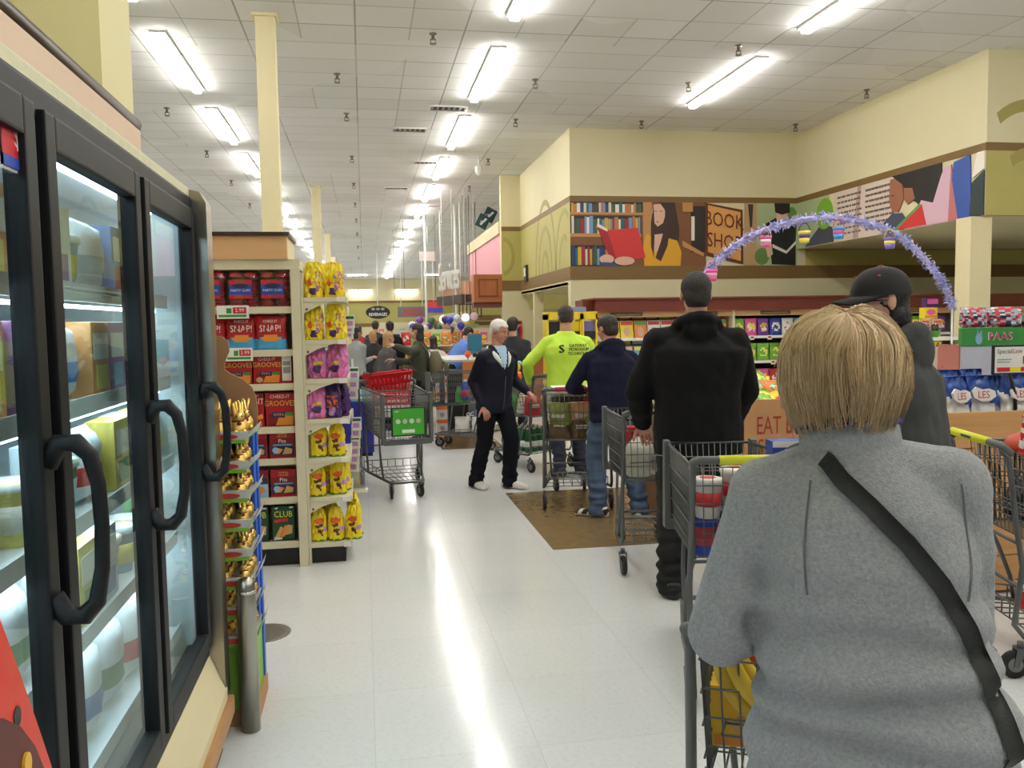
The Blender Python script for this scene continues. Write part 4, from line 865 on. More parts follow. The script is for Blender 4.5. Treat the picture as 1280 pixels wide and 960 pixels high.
# ------------------------------------------------------------------ people; local +Y is where the chest faces, +X the person's own right hand
def skinm(n,c): return M('skin_'+n,c,.55,var=.05,scale=20)
SK = skinm('light',(206,156,132)); SKD = skinm('tan',(178,126,100)); SKP = skinm('ruddy',(196,138,116))
def ik(a, t, l1, l2, pole):
    a = V(a); t = V(t); d = t-a; L = min(d.length,(l1+l2)*.998); d.normalize(); t = a+d*L
    x = (l1*l1-l2*l2+L*L)/(2*L); h = math.sqrt(max(0,l1*l1-x*x)); p = V(pole)-d*V(pole).dot(d); p.normalize()
    return a+d*x+p*h, t
def sup(rx, ry, n, e=.85):
    out = []
    for k in range(n):
        a = 2*PI*k/n; out.append((rx*math.copysign(abs(math.cos(a))**e,math.cos(a)), ry*math.copysign(abs(math.sin(a))**e,math.sin(a))))
    return out
def hand(mb, w, d, pn, s, side, curl=.5, mat=SK):
    """palm, four unequal fingers bent at two knuckles and a thumb from the palm's side"""
    w = V(w); d = V(d).normalized(); pn = V(pn); pn = (pn-d*pn.dot(d)).normalized(); x = d.cross(pn)*side
    fin = []
    for k in range(4):
        b = w+d*(.085*s)+x*((k-1.5)*.0205*s); L = (.072,.082,.077,.060)[k]*s; p = b; dirv = d.copy(); pts = [b-d*.02*s, b]
        for q,f in enumerate((.45,.31,.24)):
            a = curl*(.55+.25*q); dirv = (dirv*math.cos(a)+pn*math.sin(a)).normalized(); nn = pn*math.cos(a)-d*math.sin(a); p = p+dirv*(L*f); pts.append(p)
        fin.append((pts,[.0092*s,.0092*s,.0085*s,.0078*s,.0066*s]))
    tb = w+d*(.03*s)-x*(.034*s); td = (d*.75-x*.55+pn*.35).normalized()
    th = ([tb+x*.012*s, tb+td*.03*s, tb+td*.055*s+pn*.006*s, tb+td*.076*s+pn*.014*s],[.012*s,.0115*s,.010*s,.008*s])
    rr = []
    for t,wd,tk in ((-.01,.026,.02),(.02,.032,.018),(.05,.040,.017),(.085,.042,.0145),(.097,.036,.010)):
        c = w+d*(t*s); rr.append([c+x*(wd*s*cx)+pn*(tk*s*cy) for cx,cy in sup(1,1,12)])
    mb.loft(rr,mat)
    return fin, th
def person(nm, label, loc, rz, h=1.75, skin=SK, top=None, pants=None, shoe=None, sole=None, hair=None, hairlen=0, lean=0, hyaw=0, hpitch=0, bulk=1, shw=1, hem=.84, wrists=(None,None), feet=None, poles=None,
           hood=False, vox=.012, hands=True, topmat_fn=None, topmats=None, hairfn=None, sleeve=1, legw=1, puff=.006, curl=.6, chestyaw=0, disp=None, female=False, folds=14, pantfit=1, bald=False, sidehang=0, roll=0, prof=None, hdz=0):
    s = h/1.75
    root_M = Matrix.Translation(V(loc)) @ Matrix.Rotation(R(rz),4,'Z'); inv = root_M.inverted()
    Lm = Matrix.Translation((0,0,.95*s)) @ Matrix.Rotation(R(chestyaw),4,'Z') @ Matrix.Rotation(R(-lean),4,'X') @ Matrix.Rotation(R(-roll),4,'Y') @ Matrix.Translation((0,0,-.95*s))
    up = lambda p: Lm @ (V(p)*s)
    sw = .185*shw; sh = [up((-sw,0,1.372)), up((sw,0,1.372))]
    W = []; E = []
    for i,sd in enumerate((-1,1)):
        w = wrists[i]
        if w is None: w = up((sd*(sw+.06+sidehang),.03,.86))
        else: w = inv @ V(w)
        pole = (poles or {}).get(i, (sd*.14,-1,-.3)); e, w = ik(sh[i], w, .295*s, .265*s, pole); E.append(e); W.append(w)
    hip = [V((-.092,0,.92))*s, V((.092,0,.92))*s]
    if feet is None: A = [V((-.11,0,.085))*s, V((.11,0.02,.085))*s]; fdir = [V((-.12,1,0)).normalized(),V((.12,1,0)).normalized()]
    else:
        A = []; fdir = []
        for (fx,fy,fz,fr) in feet: A.append(inv @ V((fx,fy,fz+.085*s))); q = Matrix.Rotation(R(fr-rz),4,'Z') @ V((0,1,0)); fdir.append(q)
    K = []
    for i in range(2):
        k, a = ik(hip[i], A[i], .43*s, .43*s, (.1*(-1,1)[i],1,0)); K.append(k); A[i] = a
    neck = up((0,-.005,1.46)); HM = Matrix.Translation(up((0,.012,1.635+hdz))) @ Matrix.Rotation(R(chestyaw+hyaw),4,'Z') @ Matrix.Rotation(R(-hpitch-lean*.3),4,'X') @ Matrix.Scale(s*1.0,4)
    hp = lambda p: HM @ V(p)
    # body: one continuous skin
    b = MB(); fins = []
    rr = []
    for z,rx,ry,cy in ((.86,.13,.09,0),(.95,.145,.10,0),(1.08,.13,.09,0),(1.22,.145,.10,.0),(1.34,.155,.10,0),(1.42,.13,.08,0),(1.46,.06,.06,0)):
        rr.append([up((x,y+cy,z)) for x,y in sup(rx*bulk**.5,ry*bulk**.5,16)])
    b.loft(rr,skin); b.chain([neck-V((0,0,.03)*1), hp((0,-.02,-.06))],[.058*s*bulk**.3,.054*s*bulk**.3],skin)
    b.ell((0,-.012,.03),(.076,.096,.083),skin,20,14,HM); b.ell((0,.024,-.03),(.061,.066,.084),skin,18,12,HM); b.ell((0,.056,-.088),(.03,.026,.024),skin,12,8,HM); b.ell((0,.0,-.055),(.06,.06,.05),skin,14,9,HM)
    b.rcone((0,.080,.018),.009,(0,.103,-.022),.0125,skin,8,HM).ell((.011,.092,-.026),(.009,.010,.007),skin,8,6,HM).ell((-.011,.092,-.026),(.009,.010,.007),skin,8,6,HM)
    b.rcone((-.032,.074,.024),.011,(.032,.074,.024),.011,skin,8,HM).ell((.036,.066,-.02),(.022,.018,.018),skin,8,6,HM).ell((-.036,.066,-.02),(.022,.018,.018),skin,8,6,HM)
    b.ell((0,.086,-.052),(.022,.008,.0055),skin,10,6,HM).ell((0,.084,-.062),(.02,.009,.006),skin,10,6,HM)
    for sd in (-1,1): b.ell((sd*.080,-.006,-.008),(.009,.019,.031),skin,10,8,HM @ Matrix.Translation((0,0,0)))
    ex = MB()
    for i,sd in enumerate((-1,1)):
        b.chain([sh[i],E[i],W[i]],[.052*s,.040*s,.027*s],skin); b.chain([hip[i],K[i],A[i]],[.078*s,.052*s,.036*s],skin)
        b.rcone(A[i]-V((0,0,.02*s)),.030*s,A[i]+fdir[i]*.12*s-V((0,0,.055*s)),.018*s,skin)
        if hands:
            d = (W[i]-E[i]).normalized(); inw = V((-sd,0,0)) if wrists[i] is None else V((-sd*.2,0,-1)); 
            if abs(d.dot(inw.normalized())) > .9: inw = V((-sd,.2,0))
            fin, th = hand(b, W[i]+d*.008, d, inw, s*1.0, sd, curl, skin)
            for pts, rs in fin+[th]: ex.tube(pts, rs, skin, 7); ex.ell(pts[-1],(rs[-1],)*3,skin,7,5)
    body = obj('person', remesh(b,'person',vox*.75,skin,3,extra=ex if hands else None)); body.location = loc; body.rotation_euler = (0,0,R(rz)); tag(body,label,'person')
    # trousers
    if pants:
        t = MB(); rr = []
        for z,rx,ry in ((.80,.10,.085),(.84,.150,.108),(.92,.170,.122),(1.0,.158,.115),(1.03,.152,.11)): rr.append([(x*s,y*s-.005,z*s) for x,y in sup(rx*bulk**.6*pantfit,ry*bulk**.6*pantfit,18)])
        t.loft(rr,pants)
        for i in range(2):
            k = legw*bulk**.35; a2 = A[i]+V((0,0,-.045*s)); m1 = hip[i].lerp(K[i],.5); m2 = K[i].lerp(A[i],.55)+V((0,-.008,0))
            t.chain([hip[i]+V((0,0,-.04)),m1,K[i],m2,a2],[.098*s*k,.090*s*k,.074*s*k,.072*s*k,.070*s*k],pants)
        def pd(c,n):
            low = max(0,1-abs(c.z/s-.14)/.2); q = puff*blobs((c.x*8,c.y*8,c.z*26),1,3)*(1+2*low)
            v = c+n*q
            if v.z < .02: v.z = .02
            return v
        obj('trousers', remesh(t,'trousers',vox,pants,3,pd), body)
    # shoes
    for i in range(2):
        if not shoe: break
        k = MB(); f = fdir[i]; sx = V((f.y,-f.x,0)); a = A[i]; a0 = V((a.x,a.y,0))
        rr = []
        for y,wd,hh in ((-.092,.024,.05),(-.082,.040,.09),(-.03,.047,.108),(.03,.048,.098),(.09,.054,.076),(.14,.056,.064),(.185,.048,.052),(.212,.026,.036)):
            c = a0+f*(y*s); rr.append([c+sx*(wd*s*cx)+V((0,0,(hh*.5+hh*.5*cy)*s)) for cx,cy in sup(1,1,14,.7)])
        k.loft(rr,shoe)
        dz = (A[i].z-.085*s); 
        shm = [shoe, sole or shoe]+([M('shoe_black',(26,26,28),.5)] if nm == 'navy' else [])
        fm = lambda c, n: 1 if c.z < .026*s else (2 if nm == 'navy' and abs(math.sin((c-a0).dot(f)*38+c.z*20)) > .62 and c.z < .08*s else 0)
        me = remesh(k,'shoe',min(vox,.01),shoe,2,None,fm,shm)
        o = obj('shoe', me, body); o.location = (0,0,dz)
    # top
    if top or topmats:
        j = MB(); rr = []
        bb = bulk
        prof = prof or ((hem,.178,.126),(hem+.05,.184,.130),(1.0,.178,.124),(1.12,.178,.122),(1.25,.190,.126),(1.33,.190,.122),(1.385,.158,.106),(1.43,.108,.086),(1.49,.074,.070))
        for z,rx,ry in prof:
            q = bb if z < 1.36 else bb**.5; f = (1 if not female else (.93 if 1.02 < z < 1.2 else 1.0)); pt = up if z > .97 else (lambda p: (Lm @ (V((p[0],p[1],.97))*s))+V((0,0,(p[2]-.97)*s)))
            rr.append([pt((x*(shw**.6 if z > 1.2 else 1),y-.008,z)) for x,y in sup(rx*q*f,ry*q,22,.8)])
        j.loft(rr,top)
        for i,sd in enumerate((-1,1)):
            k = sleeve; d = (W[i]-E[i]).normalized(); m1 = sh[i].lerp(E[i],.5); m2 = E[i].lerp(W[i],.5)
            j.chain([up((sd*.06*shw,-.005,1.405)),sh[i],m1,E[i],m2,W[i]-d*.012],[.072*s,.070*s*k,.067*s*k,.063*s*k,.058*s*k,.046*s*k],top)
        if hood:
            pts = [up((.108*math.sin(a)*1.0,-.01-.095*math.cos(a)*(1.0 if math.cos(a)>0 else .65),1.468+.028*math.cos(a)-.025*(1-math.cos(a)))) for a in [R(-150+25*q) for q in range(13)]]
            for q in range(12): j.rcone(pts[q],(.026+.020*math.cos(R(-150+25*q)/2)**2)*s,pts[q+1],(.026+.020*math.cos(R(-125+25*q)/2)**2)*s,top,10)
            j.ell(up((0,-.105,1.425)),(.098*s,.046*s,.080*s),top,14,10)
        def jd(c,n):
            z = c.z/s; q = puff*(blobs((c.x*5,c.y*5,c.z*folds),1,5)+.6*blobs((c.x*14+c.z*6,c.y*14,c.z*9),1,9))
            r_ = c+n*q
            if disp: r_ = disp(r_,n,s)
            return r_
        obj('jacket', remesh(j,'jacket',vox,top,3,jd,topmat_fn,topmats), body)
    # hair
    if hair and not bald:
        hm = MB(); hm.ell((0,-.016,.034),(.083,.103,.089),hair,22,16,HM)
        hm.ell((0,-.045,-.01),(.074,.066,.085),hair,18,12,HM)
        if hairlen: hm.ell((0,-.05,-.06-hairlen*.4),(.082,.062,.08+hairlen*.6),hair,18,14,HM)
        HI = HM.inverted()
        fn = hairfn or (lambda c: c.y < .046 + .55*max(0,c.z-.035) and (c.z > -.075-hairlen*1.4) and not (abs(c.x) > .066 and -.055 < c.z < .015 and c.y > -.028))
        me = remesh(hm,'hair',vox*.7,hair,2,lambda c,n: c+n*(.003*blobs((c.x,c.y,c.z),60,2)))
        bm = bmesh.new(); bm.from_mesh(me); bmesh.ops.delete(bm, geom=[f for f in bm.faces if not fn(HI @ f.calc_center_median())], context='FACES'); bm.to_mesh(me); bm.free()
        obj('hair', me, body)
    return body, dict(HM=HM, up=up, sh=sh, E=E, W=W, s=s, M=root_M)
def eyes(P, body, brow):
    HM = P['HM']; e = MB(); 
    for sd in (-1,1): e.ell((sd*.031,.078,.002),(.011,.008,.0065),M('eye_white',(220,214,206),.3),10,7,HM).ell((sd*.031,.0845,.002),(.0052,.003,.0052),M('iris_brown',(50,36,28),.3),8,6,HM)
    e.build('eyes',body); q = MB()
    for sd in (-1,1): q.rcone((sd*.016,.089,.022),.0045,(sd*.047,.080,.022),.0035,brow,6,HM)
    q.build('eyebrows',body)
BLKF = M('black_jacket_cloth',(16,16,18),.85,spec=.2,bump=.15,bscale=120); NAVF = M('navy_hoodie_cloth',(22,24,46),.9,spec=.2,bump=.2,bscale=160); NAVJ = M('dark_navy_jacket',(15,18,34),.7,spec=.25,bump=.1,bscale=100); LIMF = M('hi_vis_lime_cloth',(196,232,72),.8,bump=.08,bscale=90)
JEAN = M('blue_denim',(66,86,112),.85,var=.18,scale=12,bump=.15,bscale=200); DKT = M('dark_trousers',(16,18,27),.85,spec=.2); CHAR = M('charcoal_hoodie',(54,56,55),.9,bump=.2,bscale=150,var=.06,scale=60); DJEAN = M('dark_denim',(28,32,48),.85)
HDK = M('dark_brown_hair',(40,30,26),.6,bump=.6,bscale=160,stretch=(1,1,.2)); HGR = M('grey_dark_hair',(58,54,52),.6,bump=.5,bscale=200); HWH = M('white_hair',(224,220,214),.6,bump=.5,bscale=160); HBL = M('dark_blonde_hair',(170,130,84),.5,bump=.5,bscale=120,stretch=(1,1,.15)); HBK = M('black_hair',(18,15,15),.5,bump=.4,bscale=120)
WSH = M('white_shoe_leather',(232,228,222),.45); BSH = M('black_shoe_leather',(22,22,22),.4)
# ---- white-haired person crossing the aisle
SHIRT = M('pale_blue_shirt',(176,206,230),.7); LIN = M('white_jacket_lining',(222,224,220),.7)
Mo = Matrix.Translation((1.23,8.09,0)) @ Matrix.Rotation(R(-148),4,'Z'); Moi = Mo.inverted()
def vneck(c, n):
    s = 1.62/1.75; z = c.z/s
    if c.y > .02 and n.y > .1 and 1.255 < z < 1.5 and abs(c.x) < .006+.26*(z-1.255): return 1
    return 0
b, P = person('old','white-haired person in dark navy jacket over pale blue shirt walking across the aisle',(1.23,8.09,0),-148,1.64,SKP,NAVJ,DKT,WSH,WSH,HWH,lean=7,hyaw=14,hpitch=16,bulk=1.12,shw=1.05,hem=.80,
    wrists=((1.56,8.10,.93),(1.10,7.97,.83)),feet=((1.36,8.05,0,-128),(1.04,8.16,.0,-158)),vox=.0105,poles={0:(-.3,-1,-.3),1:(.05,-1,-.2)},topmat_fn=vneck,topmats=[NAVJ,SHIRT],pantfit=1.02,legw=1.12,
    hairfn=lambda c: (c.z > -.045 if c.y < -.03 else c.z > .012) and (c.y < .04 or c.z > .066))
eyes(P,b,HGR); up = P['up']
mb = MB()
for sd in (-1,1): mb.tube([up((sd*.0,-.085,1.465)),up((sd*.06,-.075,1.465)),up((sd*.098,-.02,1.445)),up((sd*.104,.045,1.42)),up((sd*.09,.095,1.385)),up((sd*.062,.128,1.34)),up((sd*.035,.142,1.285))],[.018,.022,.025,.027,.026,.018,.006],LIN,10,flat=.5)
mb.build('collar',b)
mb = MB().tube([up((.0,.155,1.19)),up((.0,.158,1.0)),up((0,.15,.84))],.004,M('zip_grey',(90,92,98),.4,metal=.5),5); mb.build('zipper',b)
# ---- lime long-sleeved shirt
b, P = person('lime','person in lime long-sleeved shirt with black lettering on the back, dark jeans',(2.08,8.62,0),-4,1.77,SK,LIMF,DJEAN,BSH,BSH,M('short_dark_hair',(52,42,38),.7,bump=.5,bscale=200),bulk=1.16,shw=1.08,lean=2,hpitch=14,hem=.83,
    wrists=((1.73,8.85,.98),(2.42,8.90,1.0)),feet=((1.98,8.55,0,10),(2.22,8.62,0,-14)),vox=.0105,puff=.009,folds=9,poles={0:(-1,-.6,-.2),1:(1,-.6,-.2)})
jk = next(o for o in b.children if o.name.startswith('jacket')); jk.name = 'shirt'
def onto(body, jk, mbtext, lift=.004, dirv=(0,1,0)):
    """press flat lettering onto the cloth of the back"""
    bv = BVHTree.FromPolygons([v.co for v in jk.data.vertices],[tuple(p.vertices) for p in jk.data.polygons])
    d = V(dirv); out = []
    for v in mbtext.v:
        h = bv.ray_cast(V(v)-d*2, d); out.append(tuple((h[0] if h[0] else V(v))-d*lift))
    mbtext.v = out
def subdiv(mb, cuts=2):
    bm = bmesh.new(); me = mb.mesh('t'); bm.from_mesh(me); bmesh.ops.triangulate(bm, faces=bm.faces); bmesh.ops.subdivide_edges(bm, edges=[e for e in bm.edges if e.calc_length() > .03], cuts=cuts); bmesh.ops.triangulate(bm, faces=bm.faces)
    o = MB(); o.add([v.co.copy() for v in bm.verts],[[v.index for v in f.verts] for f in bm.faces],mb.mats[0]); bm.free(); return o
INK = M('black_ink',(24,28,24),.6)
mb = MB().text('S',.115,(-.075,0,1.325),INK,w=1.15).text('S',.115,(-.07,0,1.327),INK,w=1.15).text('S',.115,(-.08,0,1.322),INK,w=1.15)
for k,tx in enumerate(('GATEWAY','PETROLEUM','TECHNOLOGY')):
    for e_ in (0,.003): mb.text(tx,.044,(.10+e_+.012*k,e_*.5,1.36-.041*k),INK,w=.92)
mb = subdiv(mb); onto(b,jk,mb); lt = mb.build('lettering',b)
# ---- navy hoodie and jeans
b, P = person('navy','person in navy hoodie and blue jeans with black and white sneakers, back turned',(1.99,6.66,0),6,1.66,SKP,NAVF,JEAN,WSH,WSH,HDK,lean=9,hpitch=12,hyaw=22,bulk=1.16,shw=1.04,hem=.82,hood=True,
    wrists=((1.83,6.98,1.02),(2.28,6.92,.98)),feet=((1.86,6.66,0,55),(2.20,6.60,0,-30)),vox=.0105,legw=1.15,puff=.009,pantfit=.95,poles={0:(-1,-.7,-.2),1:(1,-.7,-.2)})
# ---- big black jacket
b, P = person('black','tall person in black hooded jacket and black trousers seen from behind',(1.90,4.66,0),-12,1.875,SK,BLKF,M('black_trousers',(18,18,20),.9),BSH,BSH,M('cropped_dark_hair',(46,42,40),.8,bump=.5,bscale=240),lean=2,hpitch=4,hyaw=0,bulk=1.30,shw=1.10,hem=.76,hood=True,
    wrists=((1.68,4.97,.98),(2.22,4.90,.98)),feet=((1.74,4.62,0,-20),(2.10,4.62,0,-24)),vox=.0115,sleeve=1.22,legw=1.16,puff=.011,folds=9,poles={0:(-.75,-.75,-.2),1:(.75,-.75,-.2)},hairfn=lambda c: c.z > -.075 and c.y < .05 and not (abs(c.x) > .062 and c.z < .0 and c.y > -.03))
mb = MB().tube([P['up']((.20*math.sin(a)*1.25,-.17*math.cos(a),.772)) for a in [R(-70+10*k) for k in range(15)]],.0035,M('grey_piping',(150,150,150),.6),5)
mb.build('hem_cord',b)
# ---- capped shopper in charcoal hoodie
BLKC = M('black_cap_cloth',(17,17,18),.8,bump=.1,bscale=200)
b, P = person('cap','person in charcoal hoodie and black baseball cap looking left behind the blonde head',(1.97,2.82,0),38,1.79,SK,CHAR,DKT,BSH,BSH,HBK,hairlen=.03,lean=8,hyaw=48,hpitch=0,bulk=1.16,shw=1.04,hem=.82,hood=True,
    wrists=((1.68,3.12,1.05),(2.05,3.25,1.04)),vox=.009,puff=.007,feet=((1.95,2.9,0,20),(2.17,2.86,0,10)),hairfn=lambda c: c.z > -.12 and (c.y < .03 or c.z > .03) and not (abs(c.x) > .066 and -.05 < c.z < .01 and c.y > -.02))
HM = P['HM']
mb = MB(); rr = []
for k in range(9):
    t = k/8*PI/2; q = math.cos(t)**.8 if k < 8 else .02
    rr.append([(.092*q*cx, .112*q*cy-.012, .018+.104*math.sin(t)) for cx,cy in sup(1,1,28,1)])
mb.loft(rr,BLKC,True,True,False,HM); mb.ell((0,-.012,.122),(.012,.012,.006),M('cap_button_red',(170,60,66),.6),10,6,HM)
for a in (25,-60,100,170): mb.ell((.075*math.sin(R(a)),-.012+.088*math.cos(R(a)),.088),(.006,.006,.004),M('cap_button_red',(170,60,66),.6),8,5,HM)
cp_ = mb.build('cap',b); mb = MB()
top_ = []; 
for k in range(13):
    a = R(-75+12.5*k); top_.append((.090*math.sin(a), .100*math.cos(a)-.012, .020)) 
out_ = [(.084*math.sin(R(-75+12.5*k)), .100+.085*math.cos(R(-75+12.5*k))**.7-.012 if abs(-75+12.5*k) < 80 else .1, .006-.016*abs(math.sin(R(-75+12.5*k)))) for k in range(13)]
n_ = 13; vs = top_+out_+[(x,y,z-.006) for x,y,z in top_]+[(x,y,z-.006) for x,y,z in out_]
fs = []
for k in range(12): fs += [(k,k+1,n_+k+1,n_+k),(2*n_+k,3*n_+k,3*n_+k+1,2*n_+k+1),(n_+k,n_+k+1,3*n_+k+1,3*n_+k)]
mb.add(vs,fs,BLKC,True,HM); mb.build('brim',cp_)
mb = MB().tube([HM @ V((sd_,y,.0)) for sd_,y in ((-.083,-.02),(-.079,.03),(-.066,.082),(-.03,.1),(0,.1),(.03,.1),(.066,.082),(.079,.03),(.083,-.02))],.0028,BLACK,5); mb.build('glasses',b)
# ---- people of the checkout crowd
def crowd(nm,label,x,y,rz,h,**k): k.setdefault('vox',.016); k.setdefault('hands',True); return person(nm,label,(x,y,0),rz,h,**k)
b, P = crowd('c1','person with dark brown hair in olive green jacket carrying a khaki backpack, one hand raised',.76,11.6,74,1.62,skin=SK,top=M('olive_jacket_cloth',(58,60,46),.85),pants=DKT,shoe=BSH,hair=M('espresso_hair',(34,24,22),.5,bump=.5,bscale=120),hairlen=.07,female=True,bulk=1.0,hem=.80,wrists=((.42,11.35,1.32),(.42,11.62,1.12)),lean=4)
s_ = P['s']; kh = M('khaki_backpack',(98,90,66),.8,bump=.2,bscale=90)
mb = MB(); rr = []
for t in range(9):
    q = t/8; z = .86+.46*q; r_ = .155*math.sin(PI*min(1,(.12+.80*q)))**.5; rr.append([P['up']((x,y-.235,z)) for x,y in sup(r_,r_*.62,16,.8)])
mb.loft(rr,kh); mb.box((-.09,-.375,.90),(.09,-.33,1.08),kh,.02).box((-.02,-.382,1.04),(.02,-.372,1.07),M('pale_buckle',(200,190,150),.4))
bp_ = thing('backpack','khaki backpack worn on the back of the olive green jacket','backpack',(.76,11.6,0),74)
mb.build('pack',bp_); mb = MB()
for sd in (-1,1): mb.tube([P['up']((sd*.09,-.16,1.30)),P['up']((sd*.10,-.06,1.46)),P['up']((sd*.12,.06,1.43)),P['up']((sd*.14,.14,1.30)),P['up']((sd*.16,.06,1.08)),P['up']((sd*.14,-.14,.98))],.016,kh,6,flat=.4)
mb.build('strap',bp_)
crowd('c2','person with long dark blonde hair in grey-brown jacket facing right in the crowd',.33,13.0,-62,1.50,skin=SK,top=M('grey_brown_jacket',(74,70,70),.85),pants=DKT,shoe=BSH,hair=HBL,hairlen=.10,female=True,bulk=1.12,hem=.72,lean=4)
crowd('c3','person with dark hair in pale grey sweater and dark slacks at the crowd left edge',-.12,14.4,-52,1.58,skin=SKD,top=M('pale_grey_sweater',(150,152,150),.9),pants=M('navy_slacks',(36,42,62),.9),shoe=BSH,hair=HBK,hairlen=.02,bulk=1.05,wrists=(None,(.12,14.5,1.05)))
crowd('c4','tall person with black hair in black jacket in the middle of the crowd',.50,16.6,20,1.68,skin=SKD,top=BLKF,pants=DKT,shoe=BSH,hair=HBK,bulk=1.15)
crowd('c5','person with tied brown hair in black coat behind the grey sweater',.16,15.6,10,1.50,skin=SK,top=M('black_coat',(30,30,34),.8),pants=DKT,shoe=BSH,hair=HBL,hairlen=.02,female=True)
crowd('c6','person with short brown hair in dark jacket farthest back in the crowd',.26,18.8,-15,1.70,skin=SK,top=M('slate_jacket',(44,46,54),.8),pants=DKT,shoe=BSH,hair=HDK,bulk=1.1)
crowd('c7','person in red top facing the camera far back in the crowd',-.12,20.2,160,1.60,skin=SKD,top=M('red_top',(178,36,44),.8),pants=DKT,shoe=BSH,hair=HBK,hairlen=.04,female=True)
crowd('c8','person with brown hair facing the camera behind the black coat',-.28,22,-170,1.62,skin=SK,top=M('teal_jacket',(40,80,84),.8),pants=DKT,shoe=BSH,hair=HDK)
crowd('c9','person in white sweater behind the khaki backpack',1.10,13.7,8,1.42,skin=SK,top=M('white_sweater',(206,204,200),.9),pants=BLKF,shoe=BSH,hair=HDK,hairlen=.05,female=True)
b, P = crowd('clerk','checkout worker in blue shirt bending over the register',1.52,14.2,-62,1.60,skin=SK,top=M('work_blue_shirt',(92,130,206),.8),pants=DKT,shoe=BSH,hair=HDK,lean=24,hpitch=22,bulk=1.05,wrists=(None,(1.95,14.2,1.02)))
crowd('c10','person in dark jacket with short brown hair right behind the white-haired person',1.94,11.05,-20,1.68,skin=SK,top=M('dark_green_black_jacket',(26,30,32),.8),pants=DKT,shoe=BSH,hair=HDK,bulk=1.12)
# ---- blonde shopper in grey fleece, closest to the camera
FL = M('grey_fleece',(158,161,163),.95,var=.16,scale=150,bump=.5,bscale=260); 
def fleece(c, n, s):
    z = c.z/s; k = 0
    for zc,a,wd in ((1.20,.009,.030),(1.115,.014,.024),(1.03,.020,.022),(.94,.020,.022),(.865,.012,.022)):
        t = (z-zc-.018*math.sin(c.x*9+zc*30)+.06*abs(c.x)*(zc < 1.06))/wd; k -= a*math.exp(-t*t)
        t2 = t-2; k += .55*a*math.exp(-t2*t2)
    if abs(c.x) < .25*s and z < 1.3 and c.y < .05: return c+n*k
    return c
WX, WY = .893, 1.345
b, P = person('woman','person with blonde bob in grey fleece jacket with black shoulder strap, back to camera',(WX,WY,0),-27,1.645,SK,FL,M('grey_blue_trousers',(60,66,84),.9),BSH,BSH,None,lean=6,hpitch=6,roll=6,hdz=-.058,bulk=1.0,shw=.88,hem=.62,prof=((.60,.262,.168),(.70,.262,.166),(.82,.250,.160),(.95,.242,.156),(1.06,.226,.148),(1.16,.216,.144),(1.26,.210,.138),(1.33,.192,.128),(1.385,.152,.106),(1.43,.098,.082),(1.49,.070,.068)),pantfit=.95,
    wrists=((.79,1.69,1.07),(1.16,1.60,1.04)),feet=((WX-.09,WY-.03,0,-25),(WX+.1,WY-.12,0,-30)),vox=.008,puff=.003,sleeve=1.12,folds=10,female=True,disp=fleece,poles={0:(-.22,-1,-.6),1:(.15,-.8,-.6)})
up, HM, s = P['up'], P['HM'], P['s']; jk = next(o for o in b.children if o.name.startswith('jacket'))
# stand-up collar: grey outside, blue lining
def collar(r0, r1, z0, z1, mat):
    mb = MB(); rings = []
    for r_,z in ((r0,z0),(r0+.006,(z0+z1)/2),(r1,z1),(r1-.010,z1+.002),(r0-.012,z0)):
        rings.append([up((r_*1.12*math.sin(a),-.008-r_*.98*math.cos(a),z+.012*math.cos(a))) for a in [R(-140+10*k) for k in range(29)]])
    return mb.loft(rings,mat,True,False,False)
collar(.078,.082,1.415,1.495,FL).build('collar',b)
BLL = M('blue_lining',(44,50,112),.8)
mb = MB().tube([up((.081*1.12*math.sin(a),-.008-.081*.98*math.cos(a),1.498+.012*math.cos(a))) for a in [R(-140+10*k) for k in range(29)]],.0075,BLL,6); 
rings = [[up((r_*1.12*math.sin(a),-.008-r_*.98*math.cos(a),z+.012*math.cos(a))) for a in [R(-140+10*k) for k in range(29)]] for r_,z in ((.073,1.495),(.068,1.43))]
mb.loft(rings,BLL,True,False,False).build('collar_lining',b)
# shoulder seams and bag strap pressed onto the fleece
bv = BVHTree.FromPolygons([v.co for v in jk.data.vertices],[tuple(p.vertices) for p in jk.data.polygons])
def press(pts, lift):
    out = []
    for p in pts:
        h = bv.ray_cast(V((p[0],-1.2,p[2])),V((0,1,0)))
        if not h[0]: h = bv.find_nearest(V((p[0],p[1],p[2])))
        out.append(h[0]+h[1]*lift)
    return out
def ribbon(ctr, wd, mat, lift=.003, th=.004):
    L = []; Rr = []
    for i,p in enumerate(ctr):
        q = V(ctr[min(i+1,len(ctr)-1)])-V(ctr[max(i-1,0)]); q.y = 0; q.normalize(); nrm = V((q.z,0,-q.x)); L.append(V(p)+nrm*wd/2); Rr.append(V(p)-nrm*wd/2)
    a, c, bb_ = press(L,lift), press(ctr,lift), press(Rr,lift); mb = MB(); n = len(a); o = V((0,-th,0))
    vs = a+c+bb_+[p+o for p in a]+[p+o for p in c]+[p+o for p in bb_]; fs = []
    for i in range(n-1): fs += [(3*n+i,3*n+i+1,4*n+i+1,4*n+i),(4*n+i,4*n+i+1,5*n+i+1,5*n+i),(i,3*n+i,3*n+i+1,i+1),(2*n+i,2*n+i+1,5*n+i+1,5*n+i)]
    return mb.add(vs,fs,mat,True)
cs = [(-.105,.03,1.44),(-.098,-.02,1.435),(-.075,-.06,1.405),(-.03,-.08,1.365),(.03,-.1,1.305),(.085,-.1,1.235),(.13,-.1,1.155),(.165,-.1,1.07),(.19,-.06,1.0),(.205,0,.95),(.20,.06,.92)]
ctr = []
for i in range(len(cs)-1):
    for t in range(6): ctr.append(V(lerp(cs[i],cs[i+1],t/6))*s)
